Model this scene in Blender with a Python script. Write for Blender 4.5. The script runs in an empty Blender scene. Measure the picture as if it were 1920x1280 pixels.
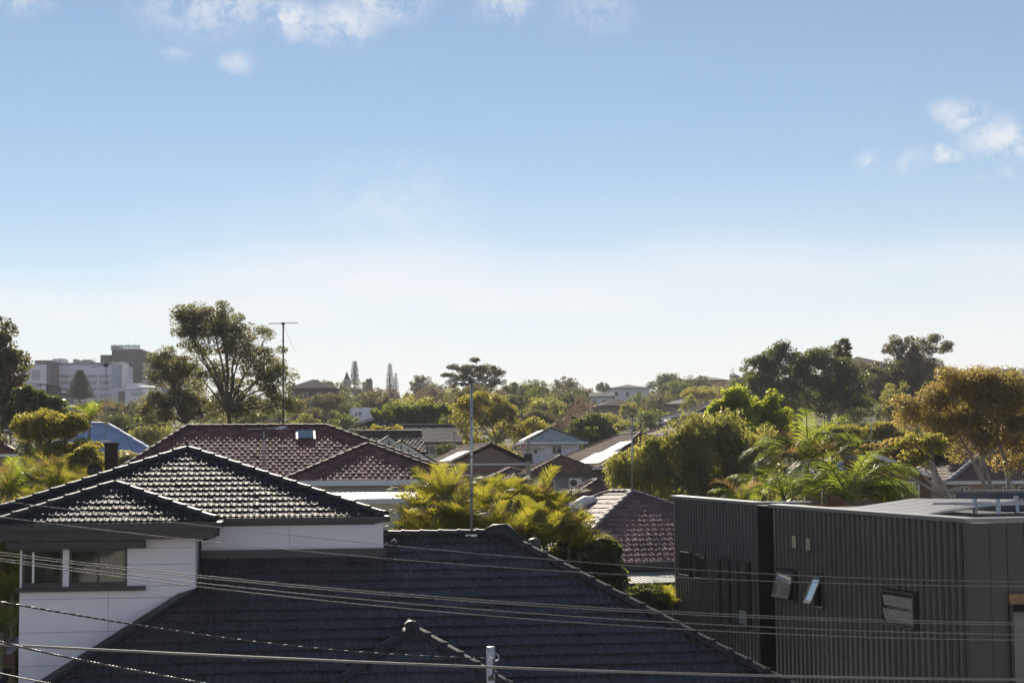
import bpy, math, random
import numpy as np
from mathutils import Vector, Matrix

# ------------------------------------------------------------------ camera, sky, sun, exposure
SC = bpy.context.scene
COL = SC.collection
F = 3300.0                     # focal length in pixels of a 1920 px wide picture
ZC = 7.0                       # camera height above the street-side ground
PITCH = math.atan(280.0 / F)
ROLL = 0.010
CAMM = Matrix.Rotation(math.pi / 2 + PITCH, 3, 'X') @ Matrix.Rotation(-ROLL, 3, 'Z')
cd = bpy.data.cameras.new('camera'); cam = bpy.data.objects.new('camera', cd); COL.objects.link(cam)
cd.sensor_width = 36.0; cd.lens = 36.0 * F / 1920.0
cd.clip_start = 0.5; cd.clip_end = 6000
cam.matrix_world = Matrix.Translation((0, 0, ZC)) @ CAMM.to_4x4()
SC.camera = cam

SUN_EL = math.radians(25.6)
SUN_AZ = math.radians(-8)      # to the right of the view axis (+Y)
SDIR = Vector((math.cos(SUN_EL) * math.sin(SUN_AZ), math.cos(SUN_EL) * math.cos(SUN_AZ), math.sin(SUN_EL)))
sl = bpy.data.lights.new('sun', 'SUN'); sl.energy = 3.5; sl.angle = math.radians(0.6); sl.color = (1.0, 0.90, 0.75)
so = bpy.data.objects.new('sun', sl); COL.objects.link(so)
so.rotation_euler = SDIR.to_track_quat('Z', 'Y').to_euler(); so.location = (30, 60, 60)

def ray(px, py):
    return (CAMM @ Vector(((px - 960), (640 - py), -F))).normalized()
def at(px, py, Y):
    d = ray(px, py); t = Y / d.y
    return Vector((d.x * t, Y, ZC + d.z * t))

W = bpy.data.worlds.new('World'); SC.world = W; W.use_nodes = True
W.cycles.sampling_method = 'MANUAL'; W.cycles.sample_map_resolution = 256
nt = W.node_tree; nt.nodes.clear()
def wn(t, **k):
    n = nt.nodes.new(t)
    for a, b in k.items(): setattr(n, a, b)
    return n
def wl(a, b): nt.links.new(a, b)
def wmath(op, a, b=None, clamp=False):
    n = wn('ShaderNodeMath', operation=op, use_clamp=clamp)
    for i, v in enumerate((a, b)):
        if v is None: continue
        if isinstance(v, (int, float)): n.inputs[i].default_value = v
        else: wl(v, n.inputs[i])
    return n.outputs[0]
def wrange(v, a, b, c=0.0, d=1.0):
    n = wn('ShaderNodeMapRange', interpolation_type='SMOOTHSTEP')
    wl(v, n.inputs[0])
    for i, x in enumerate((a, b, c, d)): n.inputs[i + 1].default_value = x
    return n.outputs[0]
sky = wn('ShaderNodeTexSky', sky_type='NISHITA', sun_disc=False)
sky.sun_elevation = SUN_EL; sky.sun_rotation = SUN_AZ
sky.altitude = 50; sky.air_density = 0.85; sky.dust_density = 0.0; sky.ozone_density = 1.5
tc = wn('ShaderNodeTexCoord'); sep = wn('ShaderNodeSeparateXYZ'); wl(tc.outputs['Generated'], sep.inputs[0])
def wnoise(vec, scale, detail=4, rough=0.55):
    n = wn('ShaderNodeTexNoise'); wl(vec, n.inputs['Vector'])
    n.inputs['Scale'].default_value = scale; n.inputs['Detail'].default_value = detail; n.inputs['Roughness'].default_value = rough
    return n
zz = wmath('ADD', wmath('MAXIMUM', sep.outputs[2], 0.0), 0.10)
pl = wn('ShaderNodeCombineXYZ')
wl(wmath('DIVIDE', sep.outputs[0], zz), pl.inputs[0]); wl(wmath('DIVIDE', sep.outputs[1], zz), pl.inputs[1])
# small cumulus scraps: a few where the picture has them, noise elsewhere overhead
warp = wnoise(tc.outputs['Generated'], 30.0, 3)
wv = wn('ShaderNodeVectorMath', operation='MULTIPLY_ADD')
wl(warp.outputs['Color'], wv.inputs[0]); wv.inputs[1].default_value = (0.03, 0.03, 0.02); 
sub = wn('ShaderNodeVectorMath', operation='SUBTRACT'); wl(tc.outputs['Generated'], sub.inputs[0]); sub.inputs[1].default_value = (0.015, 0.015, 0.010)
wl(sub.outputs[0], wv.inputs[2])
flat = wn('ShaderNodeVectorMath', operation='MULTIPLY'); wl(wv.outputs[0], flat.inputs[0]); flat.inputs[1].default_value = (0.55, 0.55, 1.0)
acc = None
for (px, py, r, s) in [(545, 35, .016, 1.0), (645, 42, .017, .85), (720, 2, .020, .8), (400, -8, .030, .8), (940, 8, .015, .9), (440, 118, .008, .6), (325, 95, .007, .5), (30, 2, .012, .6),
                       (1120, 20, .018, .35), (1880, 258, .017, 1.0), (1795, 215, .012, .85), (1770, 288, .007, .9), (1625, 296, .009, .75), (1700, 303, .010, .5), (1865, 322, .008, .6), (740, 375, .032, .30), (2300, 120, .05, .9), (-300, 100, .04, .8)]:
    d = ray(px, py)
    ds = wn('ShaderNodeVectorMath', operation='DISTANCE'); wl(flat.outputs[0], ds.inputs[0]); ds.inputs[1].default_value = (d.x * .55, d.y * .55, d.z)
    g = wrange(ds.outputs['Value'], r * 1.05, r * 0.05, 0.0, s * .72)
    acc = g if acc is None else wmath('MAXIMUM', acc, g)
fine = wnoise(wv.outputs[0], 60.0, 7, 0.68)
scr = wmath('MULTIPLY', acc, wrange(fine.outputs['Fac'], 0.36, 0.60), True)
cn = wnoise(pl.outputs[0], 0.9, 5, 0.6)
gen = wmath('MULTIPLY', wrange(cn.outputs['Fac'], 0.58, 0.75), wrange(sep.outputs[2], 0.32, 0.5))
cl = wmath('MAXIMUM', scr, wmath('MULTIPLY', gen, 0.7), True)
# the pale bank that lies along the horizon all round
bn = wnoise(tc.outputs['Generated'], 3.2, 3, 0.5)
el = wmath('ADD', sep.outputs[2], wmath('MULTIPLY', wmath('SUBTRACT', bn.outputs['Fac'], 0.5), 0.11))
bn2 = wnoise(pl.outputs[0], 0.8, 5, 0.6)
bank = wmath('MAXIMUM', wmath('MULTIPLY', wrange(el, 0.158, 0.112), wrange(bn2.outputs['Fac'], 0.3, 0.7, 0.42, 0.66)), wrange(el, 0.19, 0.00, 0.0, 0.95), True)
mixb = wn('ShaderNodeMix', data_type='RGBA'); wl(bank, mixb.inputs[0])
skyb = wn('ShaderNodeMix', data_type='RGBA', blend_type='MULTIPLY'); skyb.inputs[0].default_value = 1.0
wl(sky.outputs[0], skyb.inputs[6]); skyb.inputs[7].default_value = (1.06, 0.995, 0.93, 1)
SKYK = 0.043
wl(skyb.outputs[2], mixb.inputs[6]); mixb.inputs[7].default_value = (10.3, 9.75, 9.5, 1)
mixc = wn('ShaderNodeMix', data_type='RGBA'); wl(cl, mixc.inputs[0]); wl(mixb.outputs[2], mixc.inputs[6]); mixc.inputs[7].default_value = (9.9, 9.6, 9.5, 1)
bg = wn('ShaderNodeBackground'); wl(mixc.outputs[2], bg.inputs[0]); bg.inputs[1].default_value = SKYK
wo = wn('ShaderNodeOutputWorld'); wl(bg.outputs[0], wo.inputs[0])

SC.view_settings.view_transform = 'Standard'; SC.view_settings.look = 'None'
SC.view_settings.exposure = 1.25; SC.view_settings.gamma = 1.0
SC.render.engine = 'CYCLES'
cy = SC.cycles
cy.max_bounces = 6; cy.diffuse_bounces = 3; cy.glossy_bounces = 3; cy.transmission_bounces = 4; cy.transparent_max_bounces = 8; cy.volume_bounces = 0
cy.use_adaptive_sampling = True; cy.adaptive_threshold = 0.02; cy.use_denoising = True; cy.caustics_reflective = False; cy.caustics_refractive = False
cy.sample_clamp_indirect = 4.0

# ------------------------------------------------------------------ helpers
PARM = {}
def link(o, parent=None):
    COL.objects.link(o)
    if parent is not None: o.parent = parent
    return o
def thing(name, label, cat, loc=(0, 0, 0), rot=0.0, group=None):
    o = bpy.data.objects.new(name, None); o.empty_display_size = 0.3
    o.location = loc; o.rotation_euler = (0, 0, rot)
    o['label'] = label; o['category'] = cat
    if group: o['group'] = group
    PARM[o] = (Matrix.Translation(loc) @ Matrix.Rotation(rot, 4, 'Z')).inverted()
    return link(o)
def tag(o, label, cat, group=None):
    o['label'] = label; o['category'] = cat
    if group: o['group'] = group
    return o
def mesh_np(name, V, Fq, mat, parent=None, smooth=False, world=False):
    """V (n,3) array, Fq list of (m,k) index arrays"""
    V = np.asarray(V, dtype=np.float64).reshape(-1, 3)
    if world and parent is not None:
        M = np.array(PARM[parent]); V = V @ M[:3, :3].T + M[:3, 3]
    me = bpy.data.meshes.new(name)
    if isinstance(Fq, np.ndarray): Fq = [Fq]
    Fq = [np.asarray(f, dtype=np.int32) for f in Fq if len(f)]
    me.vertices.add(len(V)); me.vertices.foreach_set('co', V.astype(np.float32).ravel())
    tot = np.concatenate([np.full(len(f), f.shape[1], dtype=np.int32) for f in Fq])
    idx = np.concatenate([f.ravel() for f in Fq])
    me.loops.add(len(idx)); me.loops.foreach_set('vertex_index', idx)
    me.polygons.add(len(tot)); st = np.concatenate(([0], np.cumsum(tot)[:-1])).astype(np.int32)
    me.polygons.foreach_set('loop_start', st); me.polygons.foreach_set('loop_total', tot)
    me.polygons.foreach_set('use_smooth', np.full(len(tot), bool(smooth)))
    me.update(calc_edges=True)
    me.materials.append(mat)
    o = bpy.data.objects.new(name, me)
    return link(o, parent)
class MB:
    def __init__(s): s.v = []; s.f = []
    def add(s, vs, fs):
        b = len(s.v); s.v += [tuple(p) for p in vs]; s.f += [tuple(b + i for i in q) for q in fs]; return s
    def box(s, x0, y0, z0, x1, y1, z1):
        return s.hexa([(x0, y0, z0), (x1, y0, z0), (x1, y1, z0), (x0, y1, z0), (x0, y0, z1), (x1, y0, z1), (x1, y1, z1), (x0, y1, z1)])
    def hexa(s, p):
        return s.add(p, [(0, 3, 2, 1), (4, 5, 6, 7), (0, 1, 5, 4), (1, 2, 6, 5), (2, 3, 7, 6), (3, 0, 4, 7)])
    def bar(s, a, b, w, h=None):
        """square bar from a to b"""
        a = Vector(a); b = Vector(b); h = h or w; d = (b - a).normalized()
        up = Vector((0, 0, 1)) if abs(d.z) < 0.95 else Vector((0, 1, 0))
        x = d.cross(up).normalized() * w / 2; y = x.cross(d).normalized() * h / 2
        return s.hexa([a - x - y, a + x - y, b + x - y, b - x - y, a - x + y, a + x + y, b + x + y, b - x + y])
    def tube(s, pts, rad, n=8, cap=True):
        pts = [Vector(p) for p in pts]; m = len(pts)
        if isinstance(rad, (int, float)): rad = [rad] * m
        base = len(s.v); ref = None
        for i in range(m):
            d = (pts[min(i + 1, m - 1)] - pts[max(i - 1, 0)])
            d = d.normalized() if d.length > 1e-9 else Vector((0, 0, 1))
            if ref is None:
                ref = Vector((1, 0, 0)) if abs(d.x) < 0.8 else Vector((0, 1, 0))
            x = (ref - d * ref.dot(d)).normalized(); y = d.cross(x); ref = x
            for k in range(n):
                a = 2 * math.pi * k / n
                s.v.append(tuple(pts[i] + (x * math.cos(a) + y * math.sin(a)) * rad[i]))
        for i in range(m - 1):
            for k in range(n):
                k2 = (k + 1) % n
                s.f.append((base + i * n + k, base + i * n + k2, base + (i + 1) * n + k2, base + (i + 1) * n + k))
        if cap:
            s.f.append(tuple(base + k for k in reversed(range(n)))); s.f.append(tuple(base + (m - 1) * n + k for k in range(n)))
        return s
    def build(s, name, mat, parent=None, smooth=False, world=False):
        vs = s.v
        if world and parent is not None:
            M = PARM[parent]; vs = [tuple(M @ Vector(p)) for p in vs]
        me = bpy.data.meshes.new(name); me.from_pydata(vs, [], s.f); me.materials.append(mat)
        me.polygons.foreach_set('use_smooth', [bool(smooth)] * len(me.polygons))
        return link(bpy.data.objects.new(name, me), parent)
def bxo(name, b, mat, parent=None):
    return MB().box(*b).build(name, mat, parent)
def smooth01(t): t = max(0.0, min(1.0, t)); return t * t * (3 - 2 * t)
def ground(x, y):
    if y <= 40: g = 0.0
    else: g = 0.072 * (min(y, 560) - 40) * smooth01((y - 30) / 40)
    q = x / max(y, 60.0)
    g += 5.0 * smooth01((q - 0.12) / 0.10) * smooth01((y - 130) / 180)
    g -= 3.0 * smooth01(1 - abs(q + 0.05) / 0.07) * smooth01((y - 250) / 200)
    return g
class Frame:
    """a building's own axes: u to the right, v away from the street, z up"""
    def __init__(s, o, phi):
        s.o = Vector((o.x, o.y)); s.phi = phi; s.u = Vector((math.cos(phi), math.sin(phi))); s.v = Vector((-math.sin(phi), math.cos(phi)))
    def loc(s, p):
        d = Vector((p.x, p.y)) - s.o; return Vector((d.dot(s.u), d.dot(s.v), p.z))
    def _ray(s, px, py):
        d = ray(px, py); o = Vector((0, 0)) - s.o
        return Vector((o.dot(s.u), o.dot(s.v), ZC)), Vector((Vector((d.x, d.y)).dot(s.u), Vector((d.x, d.y)).dot(s.v), d.z))
    def hv(s, px, py, v):
        o, d = s._ray(px, py); return o + d * ((v - o.y) / d.y)
    def hu(s, px, py, u):
        o, d = s._ray(px, py); return o + d * ((u - o.x) / d.x)
    def hplane(s, px, py, p0, n):
        o, d = s._ray(px, py); return o + d * ((p0 - o).dot(n) / d.dot(n))
    def wpos(s, u, v, z=0.0):
        w = s.o + s.u * u + s.v * v; return Vector((w.x, w.y, z))
    def pix(s, u, v, z):
        return pix(s.wpos(u, v, z))
def pix(p):
    c = CAMM.transposed() @ (Vector(p) - Vector((0, 0, ZC)))
    return (960 + F * c.x / -c.z, 640 - F * c.y / -c.z)

# ------------------------------------------------------------------ materials
MATS = {}
def mat(name, col, rough=0.6, spec=0.4, var=0.15, vscale=3.0, bump=0.0, bscale=40.0, metal=0.0, coat=0.0, isl=0.0, stretch=None):
    if name in MATS: return MATS[name]
    m = bpy.data.materials.new(name); m.use_nodes = True; t = m.node_tree; b = t.nodes['Principled BSDF']
    b.inputs['Roughness'].default_value = rough; b.inputs['Specular IOR Level'].default_value = spec; b.inputs['Metallic'].default_value = metal
    b.inputs['Coat Weight'].default_value = coat
    g = t.nodes.new('ShaderNodeTexCoord'); vec = g.outputs['Object']
    if stretch:
        mp = t.nodes.new('ShaderNodeMapping'); t.links.new(vec, mp.inputs[0]); mp.inputs['Scale'].default_value = stretch; vec = mp.outputs[0]
    n = t.nodes.new('ShaderNodeTexNoise'); n.inputs['Scale'].default_value = vscale; n.inputs['Detail'].default_value = 6; n.inputs['Roughness'].default_value = 0.65
    t.links.new(vec, n.inputs['Vector'])
    r = t.nodes.new('ShaderNodeMapRange'); t.links.new(n.outputs['Fac'], r.inputs[0]); r.inputs[1].default_value = 0.3; r.inputs[2].default_value = 0.7
    r.inputs[3].default_value = 1 - var; r.inputs[4].default_value = 1 + var
    fac = r.outputs[0]
    if isl:
        gi = t.nodes.new('ShaderNodeObjectInfo') if isl < 0 else t.nodes.new('ShaderNodeNewGeometry')
        r2 = t.nodes.new('ShaderNodeMapRange'); t.links.new(gi.outputs['Random' if isl < 0 else 'Random Per Island'], r2.inputs[0])
        r2.inputs[3].default_value = 1 - abs(isl); r2.inputs[4].default_value = 1 + abs(isl)
        mm = t.nodes.new('ShaderNodeMath'); mm.operation = 'MULTIPLY'; t.links.new(fac, mm.inputs[0]); t.links.new(r2.outputs[0], mm.inputs[1]); fac = mm.outputs[0]
    v = t.nodes.new('ShaderNodeVectorMath'); v.operation = 'SCALE'; v.inputs[0].default_value = col; t.links.new(fac, v.inputs['Scale'])
    t.links.new(v.outputs[0], b.inputs['Base Color'])
    if bump:
        n2 = t.nodes.new('ShaderNodeTexNoise'); n2.inputs['Scale'].default_value = bscale; n2.inputs['Detail'].default_value = 4; t.links.new(vec, n2.inputs['Vector'])
        bp = t.nodes.new('ShaderNodeBump'); bp.inputs['Strength'].default_value = bump; bp.inputs['Distance'].default_value = 0.02
        t.links.new(n2.outputs['Fac'], bp.inputs['Height']); t.links.new(bp.outputs[0], b.inputs['Normal'])
    MATS[name] = m; return m
def leafmat(name, c1, c2, tr, tfac=0.5, gloss=0.07, grough=0.35):
    if name in MATS: return MATS[name]
    m = bpy.data.materials.new(name); m.use_nodes = True; t = m.node_tree; t.nodes.clear()
    g = t.nodes.new('ShaderNodeNewGeometry'); tcn = t.nodes.new('ShaderNodeTexCoord')
    n = t.nodes.new('ShaderNodeTexNoise'); n.inputs['Scale'].default_value = 0.55; n.inputs['Detail'].default_value = 2; t.links.new(tcn.outputs['Object'], n.inputs['Vector'])
    ad = t.nodes.new('ShaderNodeMath'); ad.operation = 'MULTIPLY_ADD'; t.links.new(g.outputs['Random Per Island'], ad.inputs[0]); ad.inputs[1].default_value = 0.55
    mr = t.nodes.new('ShaderNodeMapRange'); t.links.new(n.outputs['Fac'], mr.inputs[0]); mr.inputs[1].default_value = 0.35; mr.inputs[2].default_value = 0.65; mr.inputs[4].default_value = 0.45
    t.links.new(mr.outputs[0], ad.inputs[2])
    mx = t.nodes.new('ShaderNodeMix'); mx.data_type = 'RGBA'; t.links.new(ad.outputs[0], mx.inputs[0]); mx.inputs[6].default_value = (*c1, 1); mx.inputs[7].default_value = (*c2, 1)
    mt = t.nodes.new('ShaderNodeMix'); mt.data_type = 'RGBA'; t.links.new(ad.outputs[0], mt.inputs[0])
    mt.inputs[6].default_value = (tr[0] * .7, tr[1] * .75, tr[2] * .8, 1); mt.inputs[7].default_value = (tr[0] * 1.2, tr[1] * 1.15, tr[2], 1)
    for q_ in (6, 7): mt.inputs[q_].default_value = [min(.95, c_ * 1.6) for c_ in mt.inputs[q_].default_value]
    for q_ in (6, 7): mx.inputs[q_].default_value = [min(1, c_ * 1.15) for c_ in mx.inputs[q_].default_value]
    d = t.nodes.new('ShaderNodeBsdfDiffuse'); t.links.new(mx.outputs[2], d.inputs[0])
    tl = t.nodes.new('ShaderNodeBsdfTranslucent'); t.links.new(mt.outputs[2], tl.inputs[0])
    s1 = t.nodes.new('ShaderNodeMixShader'); s1.inputs[0].default_value = min(.68, tfac + .10); t.links.new(d.outputs[0], s1.inputs[1]); t.links.new(tl.outputs[0], s1.inputs[2])
    gl = t.nodes.new('ShaderNodeBsdfGlossy'); gl.inputs['Roughness'].default_value = grough; gl.inputs[0].default_value = (0.9, 0.9, 0.85, 1)
    s2 = t.nodes.new('ShaderNodeMixShader'); s2.inputs[0].default_value = gloss; t.links.new(s1.outputs[0], s2.inputs[1]); t.links.new(gl.outputs[0], s2.inputs[2])
    o = t.nodes.new('ShaderNodeOutputMaterial'); t.links.new(s2.outputs[0], o.inputs[0])
    MATS[name] = m; return m
def glassmat(name, col=(0.02, 0.022, 0.02), rough=0.04, spec=0.42):
    return mat(name, col, rough, spec, var=0.3, vscale=1.5, bump=0.03, bscale=1.2)

M_char = mat('charcoal_roof_tile', (0.052, 0.048, 0.054), 0.42, 0.36, var=0.30, vscale=2.2, bump=0.15, bscale=60, isl=0.13)
M_charu = mat('charcoal_upper_tile', (0.038, 0.038, 0.043), 0.68, 0.10, var=0.22, vscale=5, bump=0.08, bscale=60, isl=0.14)
M_charo = mat('charcoal_roof_tile_single', (0.052, 0.048, 0.054), 0.42, 0.36, var=0.30, vscale=2.2, bump=0.15, bscale=60, isl=-0.15)
M_cap = mat('charcoal_ridge_cap', (0.036, 0.037, 0.042), 0.6, 0.25, var=0.2, vscale=6, bump=0.15, bscale=50, isl=-0.12)
M_under = mat('roof_underlay_dark', (0.018, 0.018, 0.021), 0.8, 0.2)
M_dark = mat('charcoal_painted_metal', (0.036, 0.037, 0.042), 0.45, 0.4, var=0.08)
M_white = mat('white_painted_panel', (0.78, 0.755, 0.82), 0.6, 0.3, var=0.03, vscale=1.2)
M_joint = mat('panel_joint_grey', (0.22, 0.22, 0.24), 0.8, 0.2)
M_glass = glassmat('dark_window_glass', (0.028, 0.033, 0.026))
M_red = mat('glazed_red_tile', (0.20, 0.096, 0.094), 0.72, 0.06, var=0.3, vscale=1.5, isl=0.30)
M_redcap = mat('dark_red_ridge_cap', (0.085, 0.045, 0.042), 0.7, 0.2, var=0.25, isl=-0.2)
M_brown = mat('brown_tile', (0.21, 0.105, 0.068), 0.75, 0.08, var=0.3, vscale=1.5, isl=0.22)
M_terra = mat('terracotta_tile', (0.25, 0.10, 0.06), 0.6, 0.15, var=0.3, vscale=1.5, isl=0.22)
M_slate = mat('dark_grey_roof', (0.048, 0.046, 0.053), 0.8, 0.12, var=0.2, vscale=2, isl=0.15)
M_dbrown = mat('dark_brown_tile', (0.095, 0.062, 0.052), 0.7, 0.2, var=0.25, vscale=2, isl=0.2)
M_blue = mat('blue_corrugated_steel', (0.34, 0.42, 0.62), 0.55, 0.3, var=0.10, vscale=1.5)
M_pale = mat('pale_steel_roof', (0.42, 0.45, 0.52), 0.6, 0.25, var=0.08)
M_cream = mat('cream_wall', (0.74, 0.66, 0.46), 0.7, 0.3, var=0.06)
M_peach = mat('peach_brick_wall', (0.52, 0.38, 0.28), 0.8, 0.2, var=0.12, vscale=12)
M_brick = mat('brown_brick', (0.17, 0.095, 0.072), 0.85, 0.2, var=0.25, vscale=10, bump=0.3, bscale=25)
M_pinkbrick = mat('pink_brown_brick', (0.30, 0.185, 0.165), 0.85, 0.2, var=0.12, vscale=6)
M_grey = mat('grey_wall', (0.30, 0.30, 0.32), 0.7, 0.3, var=0.06)
M_lwhite = mat('white_weatherboard', (0.80, 0.80, 0.85), 0.6, 0.3, var=0.04)
M_trim = mat('white_trim', (0.80, 0.79, 0.78), 0.5, 0.4, var=0.04)
M_galv = mat('galvanised_steel', (0.46, 0.48, 0.52), 0.42, 0.5, var=0.12, vscale=8, metal=0.6)
M_alu = mat('aerial_aluminium', (0.42, 0.43, 0.46), 0.5, 0.4, var=0.08, metal=0.2)
M_adark = mat('weathered_aerial_metal', (0.085, 0.080, 0.078), 0.5, 0.4, var=0.2)
M_wire = mat('grey_power_wire', (0.13, 0.132, 0.14), 0.55, 0.4, var=0.15, metal=0.0)
M_cable = mat('black_twisted_cable', (0.035, 0.035, 0.038), 0.45, 0.5, var=0.2)
M_cladA = mat('charcoal_ribbed_cladding', (0.100, 0.090, 0.092), 0.5, 0.42, var=0.16, vscale=0.9, stretch=(1, 1, 0.25))
M_cladF = mat('charcoal_flat_panel', (0.062, 0.054, 0.057), 0.5, 0.42, var=0.14, vscale=0.9, stretch=(1, 1, 0.25))
M_cladD = mat('black_gap_shade_and_trim', (0.010, 0.010, 0.012), 0.7, 0.2)  # near-black colour holds the shade in the gaps between ribs; mullions share it
M_cop = mat('silver_coping', (0.20, 0.195, 0.19), 0.45, 0.5, var=0.08, metal=0.3)
M_solar = mat('solar_panel_glass', (0.08, 0.085, 0.11), 0.6, 0.12, var=0.1)
M_timber = mat('stained_timber', (0.22, 0.13, 0.065), 0.5, 0.4, var=0.2, vscale=6)
M_pole = mat('weathered_pole_timber', (0.36, 0.36, 0.27), 0.85, 0.2, var=0.25, vscale=10)
M_bark = mat('grey_brown_bark', (0.16, 0.125, 0.10), 0.85, 0.2, var=0.3, vscale=5)
M_pbark = mat('pale_gum_bark', (0.36, 0.31, 0.27), 0.75, 0.25, var=0.25, vscale=4)
M_ptrunk = mat('palm_trunk', (0.20, 0.17, 0.11), 0.8, 0.2, var=0.3, vscale=6)

L_gum = leafmat('gum_leaf', (0.06, 0.068, 0.03), (0.105, 0.108, 0.045), (0.18, 0.165, 0.06), 0.46, 0.07)
L_olive = leafmat('olive_leaf', (0.06, 0.062, 0.034), (0.098, 0.094, 0.05), (0.17, 0.15, 0.06), 0.38, 0.05)
L_dark = leafmat('dark_green_leaf', (0.038, 0.05, 0.022), (0.066, 0.082, 0.032), (0.13, 0.14, 0.03), 0.38, 0.06)
L_green = leafmat('mid_green_leaf', (0.045, 0.062, 0.022), (0.08, 0.098, 0.034), (0.18, 0.2, 0.035), 0.42, 0.06)
L_lime = leafmat('lime_leaf', (0.06, 0.085, 0.022), (0.1, 0.125, 0.035), (0.42, 0.45, 0.05), 0.48, 0.06)
L_gold = leafmat('golden_leaf', (0.08, 0.082, 0.026), (0.125, 0.118, 0.036), (0.33, 0.29, 0.05), 0.46, 0.05)
L_orange = leafmat('orange_brown_leaf', (0.095, 0.08, 0.036), (0.135, 0.105, 0.046), (0.34, 0.25, 0.07), 0.48, 0.06)
L_willow = leafmat('willow_leaf', (0.068, 0.076, 0.032), (0.108, 0.112, 0.048), (0.33, 0.31, 0.07), 0.46, 0.06)
L_pine = leafmat('pine_needle', (0.028, 0.040, 0.030), (0.045, 0.058, 0.038), (0.06, 0.08, 0.03), 0.25, 0.03)
L_bare = leafmat('twiggy_leaf', (0.120, 0.090, 0.075), (0.160, 0.120, 0.095), (0.20, 0.14, 0.09), 0.35, 0.04)
L_pale = leafmat('silvery_leaf', (0.120, 0.120, 0.075), (0.180, 0.170, 0.110), (0.42, 0.38, 0.16), 0.5, 0.08)
L_dead = leafmat('dry_frond', (0.16, 0.11, 0.06), (0.24, 0.17, 0.10), (0.36, 0.22, 0.08), 0.4, 0.04)
L_palm = leafmat('palm_frond_leaf', (0.058, 0.08, 0.024), (0.095, 0.115, 0.034), (0.28, 0.32, 0.04), 0.42, 0.045, 0.45)
L_cane = leafmat('golden_cane_leaf', (0.07, 0.085, 0.024), (0.115, 0.115, 0.032), (0.3, 0.27, 0.03), 0.44, 0.045, 0.45)

# ------------------------------------------------------------------ ground
xs = np.concatenate([np.linspace(-700, -120, 12), np.linspace(-100, 120, 45), np.linspace(140, 700, 12)]); ys = np.concatenate([np.linspace(-80, 30, 5), np.linspace(36, 400, 60), np.linspace(430, 2600, 24)])
GV = np.array([(x, y, ground(x, y)) for y in ys for x in xs]); nx = len(xs)
GF = np.array([(j * nx + i, j * nx + i + 1, (j + 1) * nx + i + 1, (j + 1) * nx + i) for j in range(len(ys) - 1) for i in range(nx - 1)])
M_grass = mat('dry_garden_ground', (0.10, 0.10, 0.055), 0.95, 0.1, var=0.4, vscale=0.15)
g_o = mesh_np('ground', GV, GF, M_grass, smooth=True); g_o['kind'] = 'structure'; g_o['label'] = 'grassy suburban hillside rising towards the skyline'

M_conc = mat('pale_bounce_concrete', (0.36, 0.345, 0.32), 0.9, 0.2, var=0.15, vscale=0.6)  # street below is unseen, added in pale concrete to bounce light onto shaded walls
o = MB().box(-90, -34, -.2, 90, 21, .006).build('bounce_road', M_conc); o['kind'] = 'structure'; o['label'] = 'unseen pale concrete street added below the viewpoint to bounce light'
vh = thing('light_bounce_house', 'unseen white house added behind the camera to bounce light onto the shaded walls', 'house', (0, -9, 0))  # unseen house added so its sunlit white front throws light on shaded walls
M_vw = mat('white_render_wall', (0.78, 0.77, 0.74), 0.8, 0.2, var=0.04)
MB().box(-11, 0, 0.007, 11, 6, 9.6).build('wall', M_vw, vh); MB().box(-11.3, -.1, 9.602, 11.3, 6.3, 9.85).build('roof', mat('pale_parapet', (.6, .6, .6)), vh); MB().box(-5, 6.005, 5.1, 5, 10.2, 5.35).build('balcony_slab', M_vw, vh)
for x in (-9, -5.5, 3.5, 7): MB().box(x, 6.002, 6.2, x + 2, 6.03, 7.9).build('window', mat('viewpoint_window', (.05, .06, .07), .1, .5), vh)

# ------------------------------------------------------------------ roof tiling
PROF_A = [(0.0, 0.0), (0.07, 0.020), (0.13, 0.026), (0.19, 0.020), (0.26, 0.003), (0.50, 0.003), (0.57, 0.016), (0.63, 0.021), (0.69, 0.016), (0.76, 0.001), (0.999, 0.0)]
PROF_B = [(0.0, 0.0), (0.14, 0.018), (0.30, 0.021), (0.46, 0.005), (0.60, 0.0), (0.74, 0.010), (0.88, 0.010), (0.999, 0.0)]
PROF_U = [(0.0, 0.0), (0.06, 0.010), (0.12, 0.013), (0.18, 0.010), (0.26, 0.001), (0.50, 0.001), (0.56, 0.007), (0.62, 0.009), (0.68, 0.007), (0.76, 0.0), (0.999, 0.0)]
def poly_span(poly, v):
    xs_ = []
    n = len(poly)
    for i in range(n):
        (a, b), (c, d) = poly[i], poly[(i + 1) % n]
        if (b - v) * (d - v) < 0: xs_.append(a + (c - a) * (v - b) / (d - b))
    return (min(xs_), max(xs_)) if len(xs_) >= 2 else None
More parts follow.
